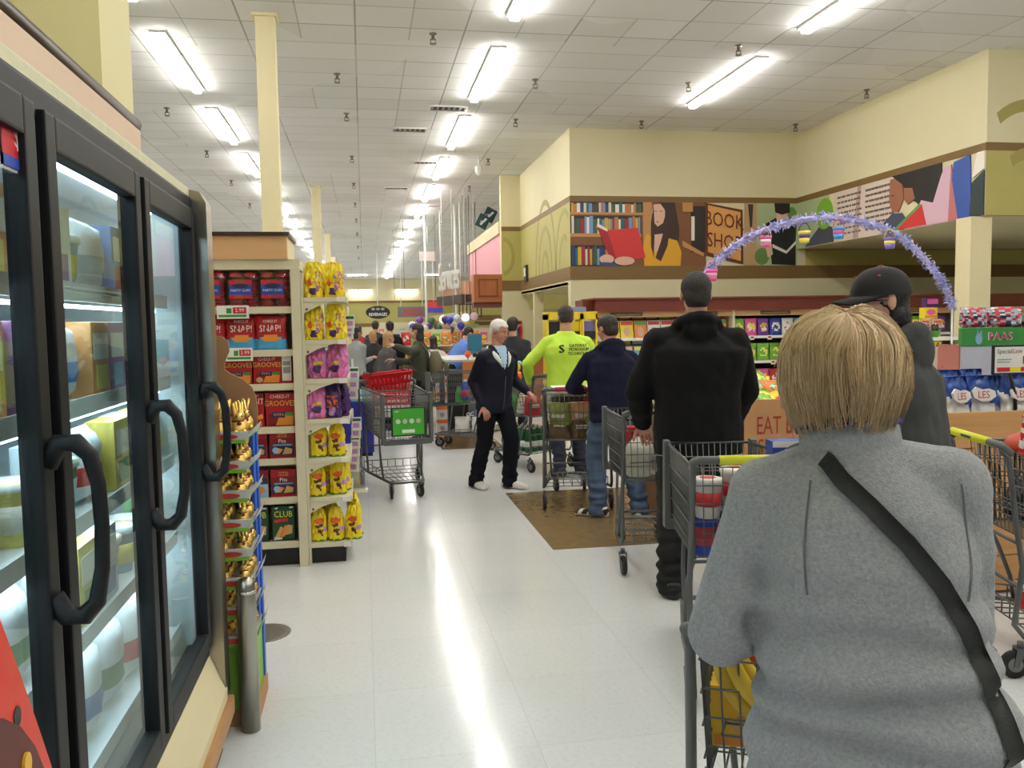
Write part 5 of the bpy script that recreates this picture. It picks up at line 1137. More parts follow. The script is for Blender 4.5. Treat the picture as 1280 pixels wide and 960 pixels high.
STR = M('black_webbing',(24,28,26),.7,bump=.3,bscale=300)
ribbon(ctr,.030,STR).build('bag_strap',b)
for sd in (-1,1): ribbon([V((sd*(.128+.012*math.sin(t*2.5)),0,1.40-.20*t))*s for t in [k/14 for k in range(15)]],.0035,M('fleece_seam',(106,108,110),.95),.0005,.001).build('seam',b)
# blonde bob: a soft base under several thousand locks
HC = [M('blonde_lock_%d'%k,c,.42,spec=.4) for k,c in enumerate([(208,182,140),(190,160,116),(226,204,166),(158,128,90),(200,172,130)])]
def bobshape(th, t):
    """th round the head (0 = behind), t from crown to tip; local head space"""
    back = math.cos(th)                                   # 1 behind, -1 face
    side = abs(math.sin(th))
    a = t*R(128); r_ = 1+.10*math.sin(min(a,PI*.9))
    rx, ry, rz = .101, .116, .105
    z = .032+rz*math.cos(min(a,R(98)))
    if a > R(98): z -= (a-R(98))*.165*(1.0+.12*side)
    w_ = math.sin(min(a,R(84)))
    w_ *= 1-.20*max(0,(a-R(108))/R(20))
    x = rx*w_*math.sin(th)*(1+.03*math.sin(a)); y = -.022-ry*w_*back
    p = V((x,y,z+.012)); k = max(0,1-t/.8)**1.5; c0 = V((0,-.022,.03)); q = p-c0; an = R(34)*k
    return c0+V((q.x, q.y*math.cos(an)-q.z*math.sin(an), q.y*math.sin(an)+q.z*math.cos(an)))
mb = MB(); NT, NH = 14, 40
for lo, hi in ((0,1),):
    rings = [[HM @ (bobshape(2*PI*k/NH, max(.02,i/NT))*1) for k in range(NH)] for i in range(NT+1)]
    face = lambda k, i: (abs(((k+.5)/NH*2*PI)-PI) < R(46) and i > 4)
    fs = [];
    vs = [p for r_ in rings for p in r_]
    for i in range(NT):
        for k in range(NH):
            if not face(k,i): fs.append((i*NH+k,(i+1)*NH+k,(i+1)*NH+(k+1)%NH,i*NH+(k+1)%NH))
    mb.add(vs,fs,HC[3],True); mb.add([HM @ bobshape(2*PI*k/NH,.02) for k in range(NH)],[tuple(range(NH))],HC[3],True)
rh = random.Random(9)
for q in range(5200):
    th = rh.uniform(-PI*.76,PI*.76); t0 = rh.choice([.02,.05,.1,.2,.3])*rh.random()**.5; t1 = min(1.06,rh.gauss(.96,.06)) if rh.random() < .8 else rh.uniform(.6,.95)
    cl = 12*noise.noise(V((th*2.3,0,5))); wv = rh.uniform(-.1,.1); off = rh.uniform(.001,.011)*(1+.8*max(0,noise.noise(V((th*3,1,2)))))
    pts = []; rr_ = []; part = .32*math.sin(th*1.0)
    for k in range(8):
        t = t0+(t1-t0)*k/7; tt = th+wv*math.sin(t*3.0+cl)*.9+part*(1-t)*.6+.16*noise.noise(V((th*4,t*2.2,7)))
        p = bobshape(tt,t); cdir = V((p.x,p.y+.02,(p.z-.02)*.6)).normalized(); p = p+cdir*(off*(.3+math.sin(min(1,t*1.1)*PI*.62))+.006*noise.noise(V((tt*5,t*3,3))))
        if k == 7: p += V((rh.uniform(-.006,.006),rh.uniform(-.006,.006),0))
        pts.append(HM @ p); rr_.append(.00115*(1-.7*(k/7)**3)+.0002)
    mb.tube(pts,rr_,HC[min(4,int(abs(rh.gauss(0,1.3)+1.6*noise.noise(V((th*6,t1,4))))+.2))],3)
mb.build('hair',b)
# ------------------------------------------------------------------ murals
def flat(mb, polys, T):
    """printed shapes, each a hair in front of the last"""
    y = -.004
    for m, pl in polys: y -= .00015; mb.prism(pl, y, -.003, m, T)
def rect(x0,z0,x1,z1): return [(x0,z0),(x1,z0),(x1,z1),(x0,z1)]
def oval(cx,cz,rx,rz,n=20,a0=0,a1=360): return [(cx+rx*math.cos(R(a0+(a1-a0)*k/n)),cz+rz*math.sin(R(a0+(a1-a0)*k/n))) for k in range(n if a1-a0 == 360 else n+1)]
def ink(n,c): return M('mural_'+n,c,.55)
rm = random.Random(21)
bk_cols = [ink('book%d'%i,c) for i,c in enumerate([(40,56,96),(214,206,190),(150,40,44),(50,104,110),(206,170,60),(70,66,64),(120,150,190),(190,120,70),(236,230,214),(60,90,60)])]
OAK, OAKD, DKB, HAIRM, SKM = ink('oak',(190,138,82)), ink('oak_dark',(122,78,42)), ink('dark',(40,32,28)), ink('hair',(58,34,28)), ink('skin',(224,180,156))
def bookrow(polys, x0, x1, z0, z1):
    x = x0
    while x < x1-.02:
        w_ = rm.uniform(.035,.075); h_ = (z1-z0)*rm.uniform(.78,1); polys.append((rm.choice(bk_cols),rect(x,z0,min(x+w_*.9,x1),z0+h_))); x += w_
T = TR((0,14.30,0)); W0, Z0, Z1 = 3.54, 2.56, 3.66
pl = [(OAKD,rect(W0,Z0,6.0,Z1))]
pl += [(DKB,rect(3.54,3.48,4.86,3.66)),(DKB,rect(3.54,3.12,4.80,3.42)),(DKB,rect(3.54,2.56,4.6,2.92))]
bookrow(pl,3.56,4.82,3.48,3.655); bookrow(pl,3.56,4.8,3.12,3.42); bookrow(pl,3.56,4.3,2.58,2.92)
pl += [(OAK,rect(3.54,3.44,4.95,3.48)),(OAK,rect(3.54,3.06,4.8,3.12)),(OAK,rect(4.84,2.9,5.0,3.66))]
pl += [(HAIRM,[(5.12,3.64),(5.42,3.64),(5.50,3.2),(5.48,2.75),(5.30,2.56),(4.98,2.6),(5.0,3.0),(5.06,3.3)]),(ink('mustard',(222,164,40)),[(4.86,2.56),(5.52,2.56),(5.54,2.8),(5.46,3.0),(5.30,3.04),(5.1,3.02),(4.9,3.12),(4.84,2.9)]),
  (SKM,[(5.02,3.1),(5.2,3.12),(5.16,2.84),(5.03,2.78)]),(SKM,[(5.03,3.62),(5.20,3.64),(5.25,3.46),(5.20,3.30),(5.10,3.24),(5.02,3.34),(5.0,3.48)]),(HAIRM,[(5.0,3.66),(5.42,3.66),(5.34,3.42),(5.26,3.5),(5.14,3.65)]),(HAIRM,[(5.24,3.5),(5.36,3.4),(5.28,2.9),(5.16,2.64),(5.06,2.7),(5.16,2.98),(5.22,3.2)]),(HAIRM,[(5.03,3.62),(4.98,3.3),(4.98,2.9),(5.03,2.7),(5.05,3.2)]),
  (DKB,rect(5.05,3.50,5.09,3.512)),(DKB,rect(5.14,3.50,5.19,3.512)),(ink('lip',(180,80,76)),rect(5.07,3.315,5.13,3.33)),(SKM,[(5.09,3.49),(5.07,3.40),(5.11,3.40)])]
pl += [(ink('page',(236,228,214)),[(4.02,3.30),(4.20,3.19),(4.18,3.13),(4.0,3.22)]),(ink('book_red',(206,52,52)),[(4.20,3.18),(4.74,3.22),(4.88,2.70),(4.34,2.66)]),(ink('book_red_dark',(160,34,40)),[(4.0,3.24),(4.20,3.15),(4.36,2.66),(4.22,2.74)]),(SKM,oval(4.18,2.68,.13,.08)),(SKM,oval(4.50,2.65,.18,.075)),(ink('jeans',(60,74,120)),[(4.05,2.56),(4.4,2.56),(4.3,2.62),(4.1,2.63)])]
pl += [(DKB,rect(5.72,2.8,6.0,3.6)),(OAK,rect(5.56,3.5,5.75,3.66)),(OAK,[(5.56,2.9),(5.95,2.72),(5.95,2.78),(5.56,3.0)]),(ink('page',(236,228,214)),rect(5.72,3.0,5.78,3.42))]
pl += [(ink('sign_edge',(96,46,30)),[(5.98,3.66),(6.68,3.54),(6.70,2.58),(5.98,2.74)]),(ink('sign_face',(222,160,86)),[(6.03,3.62),(6.64,3.50),(6.65,2.64),(6.03,2.80)])]
pl += [(ink('tan_wall',(186,150,108)),rect(6.72,2.56,7.0,3.66)),(ink('leaf_pale',(170,184,140)),rect(6.95,2.56,7.72,3.66)),(ink('leaf_green',(104,136,72)),oval(7.05,2.72,.14,.15)),(ink('leaf_green',(104,136,72)),oval(7.62,3.3,.12,.3)),(ink('metal_dark',(54,44,40)),[(6.78,3.64),(6.88,3.64),(6.86,3.24),(6.82,3.24)])]
pl += [(ink('tee',(24,24,26)),[(7.12,3.3),(7.30,3.40),(7.56,3.40),(7.70,3.26),(7.70,2.56),(7.24,2.58),(7.2,3.0),(7.08,3.05)]),(SKM,[(7.10,2.98),(7.22,3.0),(7.26,2.76),(7.16,2.7)]),(SKM,oval(7.43,3.42,.11,.15)),(ink('boy_hair',(30,24,22)),[(7.28,3.66),(7.58,3.66),(7.58,3.5),(7.43,3.46),(7.30,3.5)]),(ink('page',(236,228,214)),[(7.25,2.94),(7.52,2.82),(7.70,3.0),(7.70,2.94),(7.52,2.77),(7.25,2.88)])]
mu = thing('wall_mural_print','long photo mural of a reader with red book and BOOK SHOP sign','mural',(5.6,14.3,3.1))
mb = MB(); flat(mb,pl,T); mb.v = [tuple(V(v)-V((5.6,14.3,3.1))) for v in mb.v]; mb.build('picture',mu)
mb = MB(); SH_ = Matrix.Translation((0,14.26,0))
for body,z in (('BOOK',3.34),('SHOP',2.97)):
    m2 = MB().text(body,.36,(0,0,0),ink('sign_letter',(96,40,26)),w=.72)
    mb.add([(6.33+x,14.268,z+zz-.13*x) for x,y,zz in m2.v],m2.f,ink('sign_letter',(96,40,26)))
mb.v = [tuple(V(v)-V((5.6,14.3,3.1))) for v in mb.v]; mb.build('lettering',mu)
# second mural on the bulkhead flank; x runs from the corner toward the camera
T2 = Matrix.Translation((7.72,14.3,0)) @ Matrix.Rotation(R(-90),4,'Z')
pl = [(ink('leaf_pale',(170,184,140)),rect(0,2.86,1.1,3.66)),(ink('desk',(70,74,84)),[(0.3,2.86),(1.25,2.86),(1.25,3.1),(.85,3.2)]),(ink('apple',(120,170,50)),oval(.95,3.36,.27,.26)),(ink('page_pink',(214,196,182)),rect(1.25,2.86,3.0,3.66)),(ink('page_fold',(176,150,136)),[(1.80,2.86),(1.95,2.86),(2.02,3.66),(1.92,3.66)])]
for c_ in (1.35,2.15):
    for q in range(8):
        x = c_
        while x < c_+.62: wl = rm.uniform(.04,.12); pl.append((ink('type_grey',(110,96,92)),rect(x,2.95+.085*q,x+wl,2.98+.085*q))); x += wl+.03
pl += [(ink('child_skin',(150,96,72)),[(2.78,3.62),(3.05,3.62),(3.10,3.30),(2.98,3.12),(2.84,3.14),(2.76,3.3)]),(ink('child_shirt',(70,72,90)),[(2.65,2.86),(2.62,3.0),(2.84,3.12),(3.06,3.10),(3.2,2.95),(3.1,2.86)]),(DKB,rect(2.80,3.37,2.88,3.385)),(ink('lip',(180,80,76)),rect(2.80,3.22,2.88,3.24)),(ink('boy_hair',(30,24,22)),[(2.82,3.66),(3.9,3.66),(3.92,3.3),(3.62,3.0),(3.40,3.2),(3.2,3.30),(3.08,3.5)]),(ink('child_skin',(150,96,72)),[(3.1,3.45),(3.3,3.42),(3.36,3.26),(3.2,3.2),(3.12,3.28)]),
 (ink('pink_sleeve',(214,176,190)),[(3.3,2.86),(4.12,2.86),(4.18,3.2),(4.10,3.6),(3.95,3.58),(3.75,3.15),(3.5,3.22),(3.36,3.05)]),(ink('book_red',(206,52,52)),[(2.95,2.87),(3.62,2.87),(3.52,3.16)]),(ink('book_green',(90,150,80)),[(2.86,2.87),(2.95,2.87),(3.52,3.16),(3.44,3.17)]),
 (ink('rose',(190,110,110)),[(4.06,2.86),(4.25,2.86),(4.10,3.6)]),(ink('blue_book',(56,84,160)),[(4.15,3.62),(4.45,3.66),(4.50,2.86),(4.25,2.86),(4.12,3.4)]),(ink('dark_book',(40,54,54)),[(4.5,3.3),(4.71,3.42),(4.71,2.86),(4.46,2.86)]),(ink('page',(236,228,214)),[(4.5,3.35),(4.71,3.44),(4.71,3.66),(4.58,3.66)])]
mu2 = thing('wall_mural_print','photo mural of children with a red book and green apple on the bulkhead','mural',(7.72,12,3.2))
mb = MB(); flat(mb,pl,T2); mb.v = [tuple(V(v)-V((7.72,12,3.2))) for v in mb.v]; mb.build('picture',mu2)
# ------------------------------------------------------------------ long shelf run under the murals
YS = 12.3; X0, X1 = 3.36, 11.2
sr = thing('grocery_shelving','long mahogany-topped shelving run under the murals full of Easter candy','shelf unit',(7,12.8,0)); SRC = (7,12.8,0)
mb = MB().box((X0+.05,12.24,1.755),(X1,12.9,1.93),BROWNW).box((X0,12.2,1.925),(X1,12.95,1.955),BROWNW,.008).box((X0+.02,12.22,1.745),(X1,12.92,1.765),BROWNW)
mb.prism([(X0+.05,1.755),(X0+.05,1.755),(X0-.1,1.755),(X0-.1,1.93),(X0+.05,1.93)][1:],12.45,12.9,BROWNW)
loc(mb,'cornice',sr,SRC)
loc(MB().box((X0+.05,12.3,1.66),(X1,12.32,1.745),TAN),'sign_rail',sr,SRC)
loc(MB().box((X0,12.85,0),(X1,12.9,1.75),M('shelf_back_dark',(70,66,56),.7)).box((X0,12.25,0),(X1,12.85,.12),BLACK),'back_panel',sr,SRC)
SZ = [.16,.56,.96,1.345]
for z in SZ: loc(MB().box((X0,12.28,z-.025),(X1,12.85,z),SHELFW).box((X0,12.27,z-.035),(X1,12.283,z+.005),WHITE),'shelf',sr,SRC)
for x in (X0,5.6,8.1,9.55,X1): loc(MB().box((x-.02,12.27,0),(x+.02,12.85,1.745),SHELFW),'divider',sr,SRC)
for k in range(5):
    x = 3.9+1.2*k; mb = MB().box((x-.25,12.292,1.675),(x+.25,12.299,1.73),M('aisle_plate',(92,84,62),.6)).box((x-.2,12.289,1.69),(x+.2,12.292,1.714),M('plate_gold',(140,124,82),.5)); loc(mb,'name_plate',sr,SRC)
bagc = {'purple':((110,60,150),(226,170,60)),'blue':((30,60,140),(230,220,210)),'sky blue':((70,170,210),(240,220,90)),'pink':((220,90,150),(244,220,70)),'green':((120,180,60),(236,226,90)),'orange':((226,130,50),(90,150,60)),'yellow':((240,214,60),(206,70,50)),'white':((232,228,220),(190,60,60)),'red':((190,40,50),(240,226,200))}
cbm = {}
for i,(n,(a,c)) in enumerate(bagc.items()):
    A_, C_ = M('candy_%s'%n,a,.3), M('candy_%s_label'%n,c,.35)
    cbm[n] = pouch('candy_bag',.20,.27,.09,lambda u,v,f,A_=A_,C_=C_,i=i: (WHITE if blobs((u*1.5,v*2.2,i),2,7) > .2 else C_) if (f and u*u*1.6+(v-.5)**2*8 < .6 and blobs((u*1.2,v*2,i),1.8,i) > -.12) else A_,(),60+i,14,16,True,.18,.016)
boxm = {n: carton('candy_box',.16,.24,.09,M('candy_%s'%n,a,.3),[('disc',0,.14,.06,.05,M('candy_%s_label'%n,c,.35)),(-.07,.02,.07,.06,M('candy_%s_label'%n,c,.35))]) for n,(a,c) in bagc.items()}
magm = {n: carton('magazine',.2,.27,.012,M('candy_%s'%n,a,.3),[(-.09,.2,.09,.26,M('candy_%s_label'%n,c,.35)),('disc',0,.1,.05,.07,SKM)]) for n,(a,c) in bagc.items()}
rs = random.Random(5); SN_ = {.16:'lowest',.56:'second',.96:'third',1.345:'top'}
seq = ['green','pink','purple','blue','white','sky blue','sky blue','purple','orange','purple','purple','blue','pink','purple','yellow','green','white','purple']
for z in (.56,.96,1.345):
    x = 5.72; k = 0
    while x < 9.4:
        if 1:
            n = seq[k%18] if z > 1.2 else rs.choice(['orange','green','yellow','red','pink'])
            place(cbm[n],'candy_bag','%s candy bag on the %s shelf of the mahogany-topped run, %s along'%(n,SN_[z],ORD[k] if k < 22 else 'last'),'candy bag',(x,12.38,z+.001),rs.uniform(-8,8),group='candy bags on the %s shelf'%SN_[z])
        x += .205; k += 1
for z in (.56,.96,1.345):
    x = 3.5; k = 0
    while x < 5.5:
        n = rs.choice(['white','white','yellow','red','orange','white','sky blue','green'])
        for r_ in range(2):
            o = place(magm[n],'magazine','%s magazine on %s shelf behind navy hoodie, %s along %s row'%(n,SN_[z],ORD[k],('front','back')[r_]),'magazine',(x+.02*r_,12.36+.16*r_,z+.002+.09*r_),0,group='magazines in the rack',rot=(R(-12),0,0)); n = rs.choice(list(bagc))
        x += .215; k += 1
# magazine steps behind the back rows
loc(MB().box((3.45,12.5,1.345),(5.55,12.75,1.43),SHELFW).box((3.45,12.5,.96),(5.55,12.75,1.045),SHELFW).box((3.45,12.5,.56),(5.55,12.75,.645),SHELFW),'step',sr,SRC)
# Easter baskets and chocolate rabbit boxes on their own stand under the garland's right end
cs_ = thing('candy_stand','cream stand of Easter baskets and yellow rabbit boxes under the garland right end','shelf unit',(6.5,9.2,0)); CSC = (6.5,9.2,0)
loc(MB().box((5.9,9.42,0),(7.0,9.46,1.34),M('shelf_back_dark',(70,66,56),.7)).box((5.9,9.05,0),(7.0,9.42,.1),BLACK),'back_panel',cs_,CSC)
for z in (.40,.66,.90,1.13,1.352): loc(MB().box((5.9,9.04,z-.02),(7.0,9.42,z),SHELFW).box((5.9,9.03,z-.035),(7.0,9.043,z+.004),WHITE),'shelf',cs_,CSC)
for x in (5.9,6.98): loc(MB().box((x,9.04,0),(x+.02,9.46,1.36),SHELFW),'side_panel',cs_,CSC)
GREENP = M('basket_green',(96,190,70),.35); CELL = glass('cellophane',(246,240,244),.08)
def ebasket():
    t = thing('easter_basket','x','gift basket',(0,0,0))
    MB().lathe([(.055,0),(.085,.10),(.09,.105),(.085,.11),(.05,.02)],GREENP,14).build('basket',t)
    mb = MB(); 
    for k in range(4): mb.ell((.03*math.cos(k*1.7),.03*math.sin(k*1.7),.14+.03*(k%2)),(.03,.03,.05),M('candy_brown',(96,60,50),.4),8,6)
    mb.box((-.07,-.06,.22),(.07,-.05,.30),YEL).box((-.06,-.063,.235),(.06,-.059,.28),M('candy_pink',(220,90,150),.3)); mb.build('sweets',t)
    MB().lathe([(.092,.10),(.09,.24),(.05,.3),(.04,.31)],CELL,14).build('wrap',t)
    return t
eb = ebasket()
for k,x in enumerate((6.10,6.26,6.42,6.58,6.74)):
    o = eb if k == 0 else dup(eb,(0,0,0)); o.location = (x,9.16,1.353); o.scale = (.82,.82,.72); o['label'] = 'green wrapped Easter basket right of the black cap, %s from the left'%ORD[k]; o['group'] = 'wrapped Easter baskets'
yb_ = carton('gift_box',.17,.13,.1,YEL,[('disc',0,.075,.06,.035,M('candy_pink',(220,90,150),.3)),(-.08,.01,.08,.035,ORG)])
place(yb_,'gift_box','yellow box standing on the wrapped Easter baskets under the garland end','box',(6.66,9.12,1.578))
place(carton('gift_box',.16,.11,.1,PUR,[(-.07,.04,.07,.1,M('candy_pink',(220,90,150),.3))]),'gift_box','purple and pink box topping the pile under the garland end','box',(6.68,9.12,1.71))
CHO = M('chocolate_print',(66,36,24),.5)
rabbit = [(-.03,.03),(.05,.03),(.045,.09),(.02,.12),(.03,.16),(.045,.21),(.02,.21),(.005,.165),(-.02,.15),(-.02,.12),(-.035,.08)]
rabm = carton('chocolate_rabbit_box',.19,.25,.09,YEL,[(-.09,.0,.09,.03,M('candy_pink',(220,90,150),.3)),('poly',rabbit,CHO),(-.095,.225,.095,.25,GREENP)])
rab2 = carton('chocolate_rabbit_box',.13,.17,.09,YEL,[(-.06,.0,.06,.02,M('candy_pink',(220,90,150),.3)),('poly',[(x*.7,z*.7) for x,z in rabbit],CHO)])
for k,(x,me,n) in enumerate([(6.05,rabm,'large'),(6.22,rab2,'small'),(6.36,rab2,'small'),(6.53,rabm,'large'),(6.72,rabm,'large'),(6.90,rab2,'small')]): place(me,'chocolate_rabbit_box','%s yellow chocolate rabbit box on the shelf right of the charcoal hoodie, %s along'%(n,ORD[k]),'chocolate box',(x,9.1,1.131),group='chocolate rabbit boxes',scale=(.8,.8,.75))
for k in range(8): place(rab2,'chocolate_rabbit_box','small yellow chocolate rabbit box on the lower shelf right of the hoodie, %s along'%ORD[k],'chocolate box',(6.02+.125*k,9.1,.901),group='small chocolate rabbit boxes',scale=(.85,.85,.85))
tagm = MB().box((-.035,-.002,-.04),(.035,0,.03),WHITE).box((-.025,-.003,-.015),(.025,-.001,.012),RED).mesh('shelf_tag')
for k in range(12): place(tagm,'shelf_tag','small white price tag under the top candy shelf, %s from the left'%ORD[k],'price tag',(5.9+.29*k,12.265,1.325),group='price tags under the top candy shelf')
for k in range(8): place(tagm,'shelf_tag','small white price tag under the third candy shelf, %s from the left'%ORD[k],'price tag',(5.85+.4*k,12.265,.94),group='price tags under the third candy shelf')
sgn = MB().box((-.16,-.012,-.2),(.16,.0,.2),WHITE).text('Special',.085,(-.01,-.013,.12),BLACK,w=.9).box((-.12,-.015,-.15),(.02,-.011,-.05),RED); 
o = place(sgn.mesh('offer_sign'),'offer_sign','white offer sign with black script hanging before the candy shelf left of the blonde hair','sign',(6.58,12.2,1.12))
# books to the right of the column
for z in (1.5,1.22):
    loc(MB().box((9.6,12.28,z-.02),(X1,12.85,z),BROWNW),'shelf',sr,SRC)
    x = 9.66; k = 0
    while x < 11.1:
        n = rs.choice(['white','white','blue','red','sky blue','purple','white']); w_ = rs.choice([.05,.07,.1])
        key = ('bk',n,w_)
        me = cm_(key,lambda: MB().box((-w_/2,0,0),(w_/2,.16,.22),M('candy_%s'%n,bagc[n][0],.4),.004).box((-w_/2+.01,-.001,.15),(w_/2-.01,0,.2),M('candy_%s_label'%n,bagc[n][1],.35)).mesh('book'))
        place(me,'book','%s book on the %s mahogany shelf right of the cream column, %s along'%(n,'upper' if z > 1.4 else 'lower',ORD[min(k,21)]),'book',(x+w_/2,12.36,z+.001),group='books beside the column'); x += w_+.008; k += 1
# ------------------------------------------------------------------ garland arch
ap = [(3.72,1.9),(3.755,2.075),(3.99,2.33),(4.32,2.535),(4.755,2.68),(5.245,2.745),(5.745,2.68),(6.205,2.495),(6.57,2.17),(6.76,1.92),(6.85,1.72)]
def spline(ps, n):
    out = []
    for i in range(len(ps)-1):
        p0,p1,p2,p3 = ps[max(0,i-1)],ps[i],ps[i+1],ps[min(len(ps)-1,i+2)]
        for q in range(n):
            t = q/n; out.append(tuple(.5*(2*p1[k]+(p2[k]-p0[k])*t+(2*p0[k]-5*p1[k]+4*p2[k]-p3[k])*t*t+(3*p1[k]-p0[k]-3*p2[k]+p3[k])*t**3) for k in range(len(p1))))
    return out+[tuple(ps[-1])]
path = [V((x,9.0,z)) for x,z in spline(ap,8)]
gcol = [M('garland_%d'%i,c,.4) for i,c in enumerate([(190,184,230),(150,170,226),(226,196,220),(220,220,240),(120,130,210)])]
mb = MB().tube(path,.035,gcol[0],6); rg_ = random.Random(3)
for i in range(len(path)-1):
    for q in range(22):
        p = path[i].lerp(path[i+1],rg_.random()); d = V((rg_.gauss(0,1),rg_.gauss(0,1),rg_.gauss(0,1))).normalized(); x, y = frame_from(d); L = rg_.uniform(.05,.10); wd = rg_.uniform(.012,.022); m = gcol[min(4,int(abs(rg_.gauss(0,1.6))))]
        b0 = p+d*.02; t_ = p+d*L; md = p+d*L*.6
        mb.add([b0,md+x*wd,t_,md-x*wd,md+y*.008],[(0,1,4),(1,2,4),(2,3,4),(3,0,4),(0,3,2,1)],m)
ga = thing('garland_arch','lavender and blue tinsel garland arch with hanging Easter buckets over the candy shelves','garland',(5.3,9.0,1.7))
mb.v = [tuple(V(v)-V((5.3,9.0,1.7))) for v in mb.v]; mb.build('tinsel',ga)
MB().tube([p-V((5.3,9.0,1.7)) for p in path],.012,WHITE,6).build('hoop',ga)
for ps in ([(6.85,9.0,1.73),(6.85,9.0,.02),(6.85,8.8,.02)],[(3.72,9.0,1.9),(3.72,9.0,.02),(3.72,9.2,.02)]): MB().tube([V(p)-V((5.3,9.0,1.7)) for p in ps],.012,WHITE,6).build('stand_pole',ga)
for k,(x,z,c1,c2,n) in enumerate([(3.82,2.03,(226,90,160),(240,170,200),'pink'),(4.46,2.40,(226,100,150),(236,232,230),'pink and white'),(4.93,2.455,(240,220,80),(90,60,140),'yellow'),(5.35,2.50,(70,160,226),(236,90,150),'blue'),(5.99,2.385,(120,100,190),(230,220,80),'purple')]):
    t = thing('easter_bucket','small %s Easter bucket hanging from the garland arch'%n,'bucket',(x,8.95,z),0,'buckets on the garland')
    a, c = M('bucket_%d'%k,c1,.35), M('bucket_band_%d'%k,c2,.35)
    MB().lathe([(.05,0),(.058,.05)],a,14).lathe([(.0585,.05),(.063,.09)],c,14).lathe([(.0635,.09),(.069,.13),(.065,.13),(.05,.02)],a,14).build('pail',t)
    MB().tube([(.066*math.cos(q),0,.13+.09*math.sin(q)) for q in [PI*j/10 for j in range(11)]],.006,c,5).build('bail',t)
# ------------------------------------------------------------------ cardboard bins EAT BETTER SPEND LESS
BINT = M('bin_letter_red',(146,44,40),.6)
def ebin(x, y, lab, wd):
    t = thing('cardboard_bin',lab,'bin',(x,y,0))
    mb = MB(); w_ = wd
    for a,c in (((0,0,.0),(w_,.015,.96)),((0,w_-.015,0),(w_,w_,.96)),((0,0,0),(.015,w_,.96)),((w_-.015,0,0),(w_,w_,.96)),((.015,.015,.72),(w_-.015,w_-.015,.74))): mb.box(a,c,CARD)
    mb.build('carton',t)
    MB().text('EAT BETTER',.205,(w_/2,-.003,.745),BINT,w=.6*w_/.9).text('SPEND LESS',.205,(w_/2,-.003,.565),BINT,w=.6*w_/.9).build('lettering',t)
    return t
e1 = ebin(2.95,6.30,'cardboard bin lettered EAT BETTER SPEND LESS just left of the blonde hair',.9); e2 = ebin(2.36,6.40,'cardboard bin lettered EAT BETTER SPEND LESS half hidden behind the black jacket',.56)
for bi,(bx,by,bl) in enumerate([(2.95,6.3,'uncovered'),(2.36,6.40,'half hidden')]):
    k = 0
    for j in range(4):
        for i in range(4):
            for l in range(2 if (i+j)%2 else 1):
                n = ['yellow','orange','white','yellow','sky blue','green'][(i*3+j*5+l*2+bi)%6]
                q = cbm[n]; o = place(q,'candy_bag','%s candy bag in the %s EAT BETTER bin, row %s, %s'%(n,bl,ORD[j],ORD[i]+(' lower',' upper')[l]),'candy bag',(bx+(.13+.21*i)*(1 if bi == 0 else .62),by+(.18+.18*j)*(1 if bi == 0 else .62),.80+.06*l+.03*j),0,group='candy bags heaped in the %s bin'%bl,rot=(R(-64+7*(i%3)),R(8*(k%3)-8),R(25*(k%4)-40)),scale=(1.05,1.05,1.05) if bi == 0 else (.68,.68,.9)); k += 1
# ------------------------------------------------------------------ wooden chip bin and egg dye display
PINE = M('pine_board',(206,156,98),.5,var=.12,scale=3,stretch=(.5,4,9))
wb = thing('wooden_bin','pale wooden plank bin full of blue and white chip bags at the right edge','bin',(4.2,4.7,0)); WBC = (4.2,4.7,0)
for i in range(5): loc(MB().box((3.22,4.24,.02+.209*i),(5.4,4.262,.222+.209*i),PINE,.003),'plank',wb,WBC)
loc(MB().box((3.22,4.262,.02),(3.24,5.2,1.06),PINE).box((5.38,4.262,.02),(5.4,5.2,1.06),PINE).box((3.22,5.18,.02),(5.4,5.2,1.06),PINE),'side_boards',wb,WBC)
loc(MB().box((3.24,4.27,.90),(5.38,5.18,.922),PINE),'shelf_board',wb,WBC)
BGB, BGW = M('chip_bag_blue',(38,76,150),.3), M('chip_bag_white',(216,216,212),.3); BGY = M('chip_grey_window',(120,118,110),.4)
def chipc(u,v,f):
    if v > .55-.18*u: return BGB
    return BGW if u < .35 else BGY
chip = pouch('chip_bag',.25,.33,.15,chipc,(),71,24,26,True,.2,.034,.18)
def chipbag():
    t = thing('chip_bag','x','chip bag',(0,0,0)); obj('bag',chip,t)
    mb = MB().prism([(-.075,.20),(-.03,.175),(.02,.18),(.055,.205),(.05,.235),(.015,.25),(-.02,.245),(-.06,.26),(-.085,.235)],-.084,-.07,WHITE).text('LES',.058,(-.018,-.0855,.213),RED,w=.85); mb.build('logo',t); return t
cbg = chipbag()
for k,(x,y,rz,rx) in enumerate([(3.34,4.36,12,-4),(3.53,4.38,-8,-6),(3.74,4.37,6,-5),(3.97,4.38,-4,-6),(4.2,4.38,5,-4),(4.45,4.38,0,-4),(3.42,4.56,0,-2),(3.62,4.58,10,-4),(3.9,4.57,-8,-4),(4.2,4.58,4,0)]):
    o = cbg if k == 0 else dup(cbg,(0,0,0)); o.location = (x,y,.925 if y < 4.5 else .95); o.rotation_euler = (R(rx),0,R(rz)); o['group'] = 'chip bags in the wooden bin'
    o['label'] = 'blue and white chip bag in the wooden bin, %s row, %s from left'%('front' if k < 6 else 'back',ORD[k if k < 6 else k-6])
pa = thing('egg_dye_display','white and green egg dye display board standing behind the chip bags','display',(4.15,4.78,.86))
GP = M('dye_green',(62,146,66),.45); PKL = M('dye_pink',(222,70,130),.4); PASW = M('pastel_board',(214,214,222),.5,var=.06,scale=5)
MB().box((-.45,-.012,0),(.62,.012,.56),PASW).box((-.46,0,0),(-.45,.2,.56),M('dye_side',(190,120,110),.5)).build('board',pa)
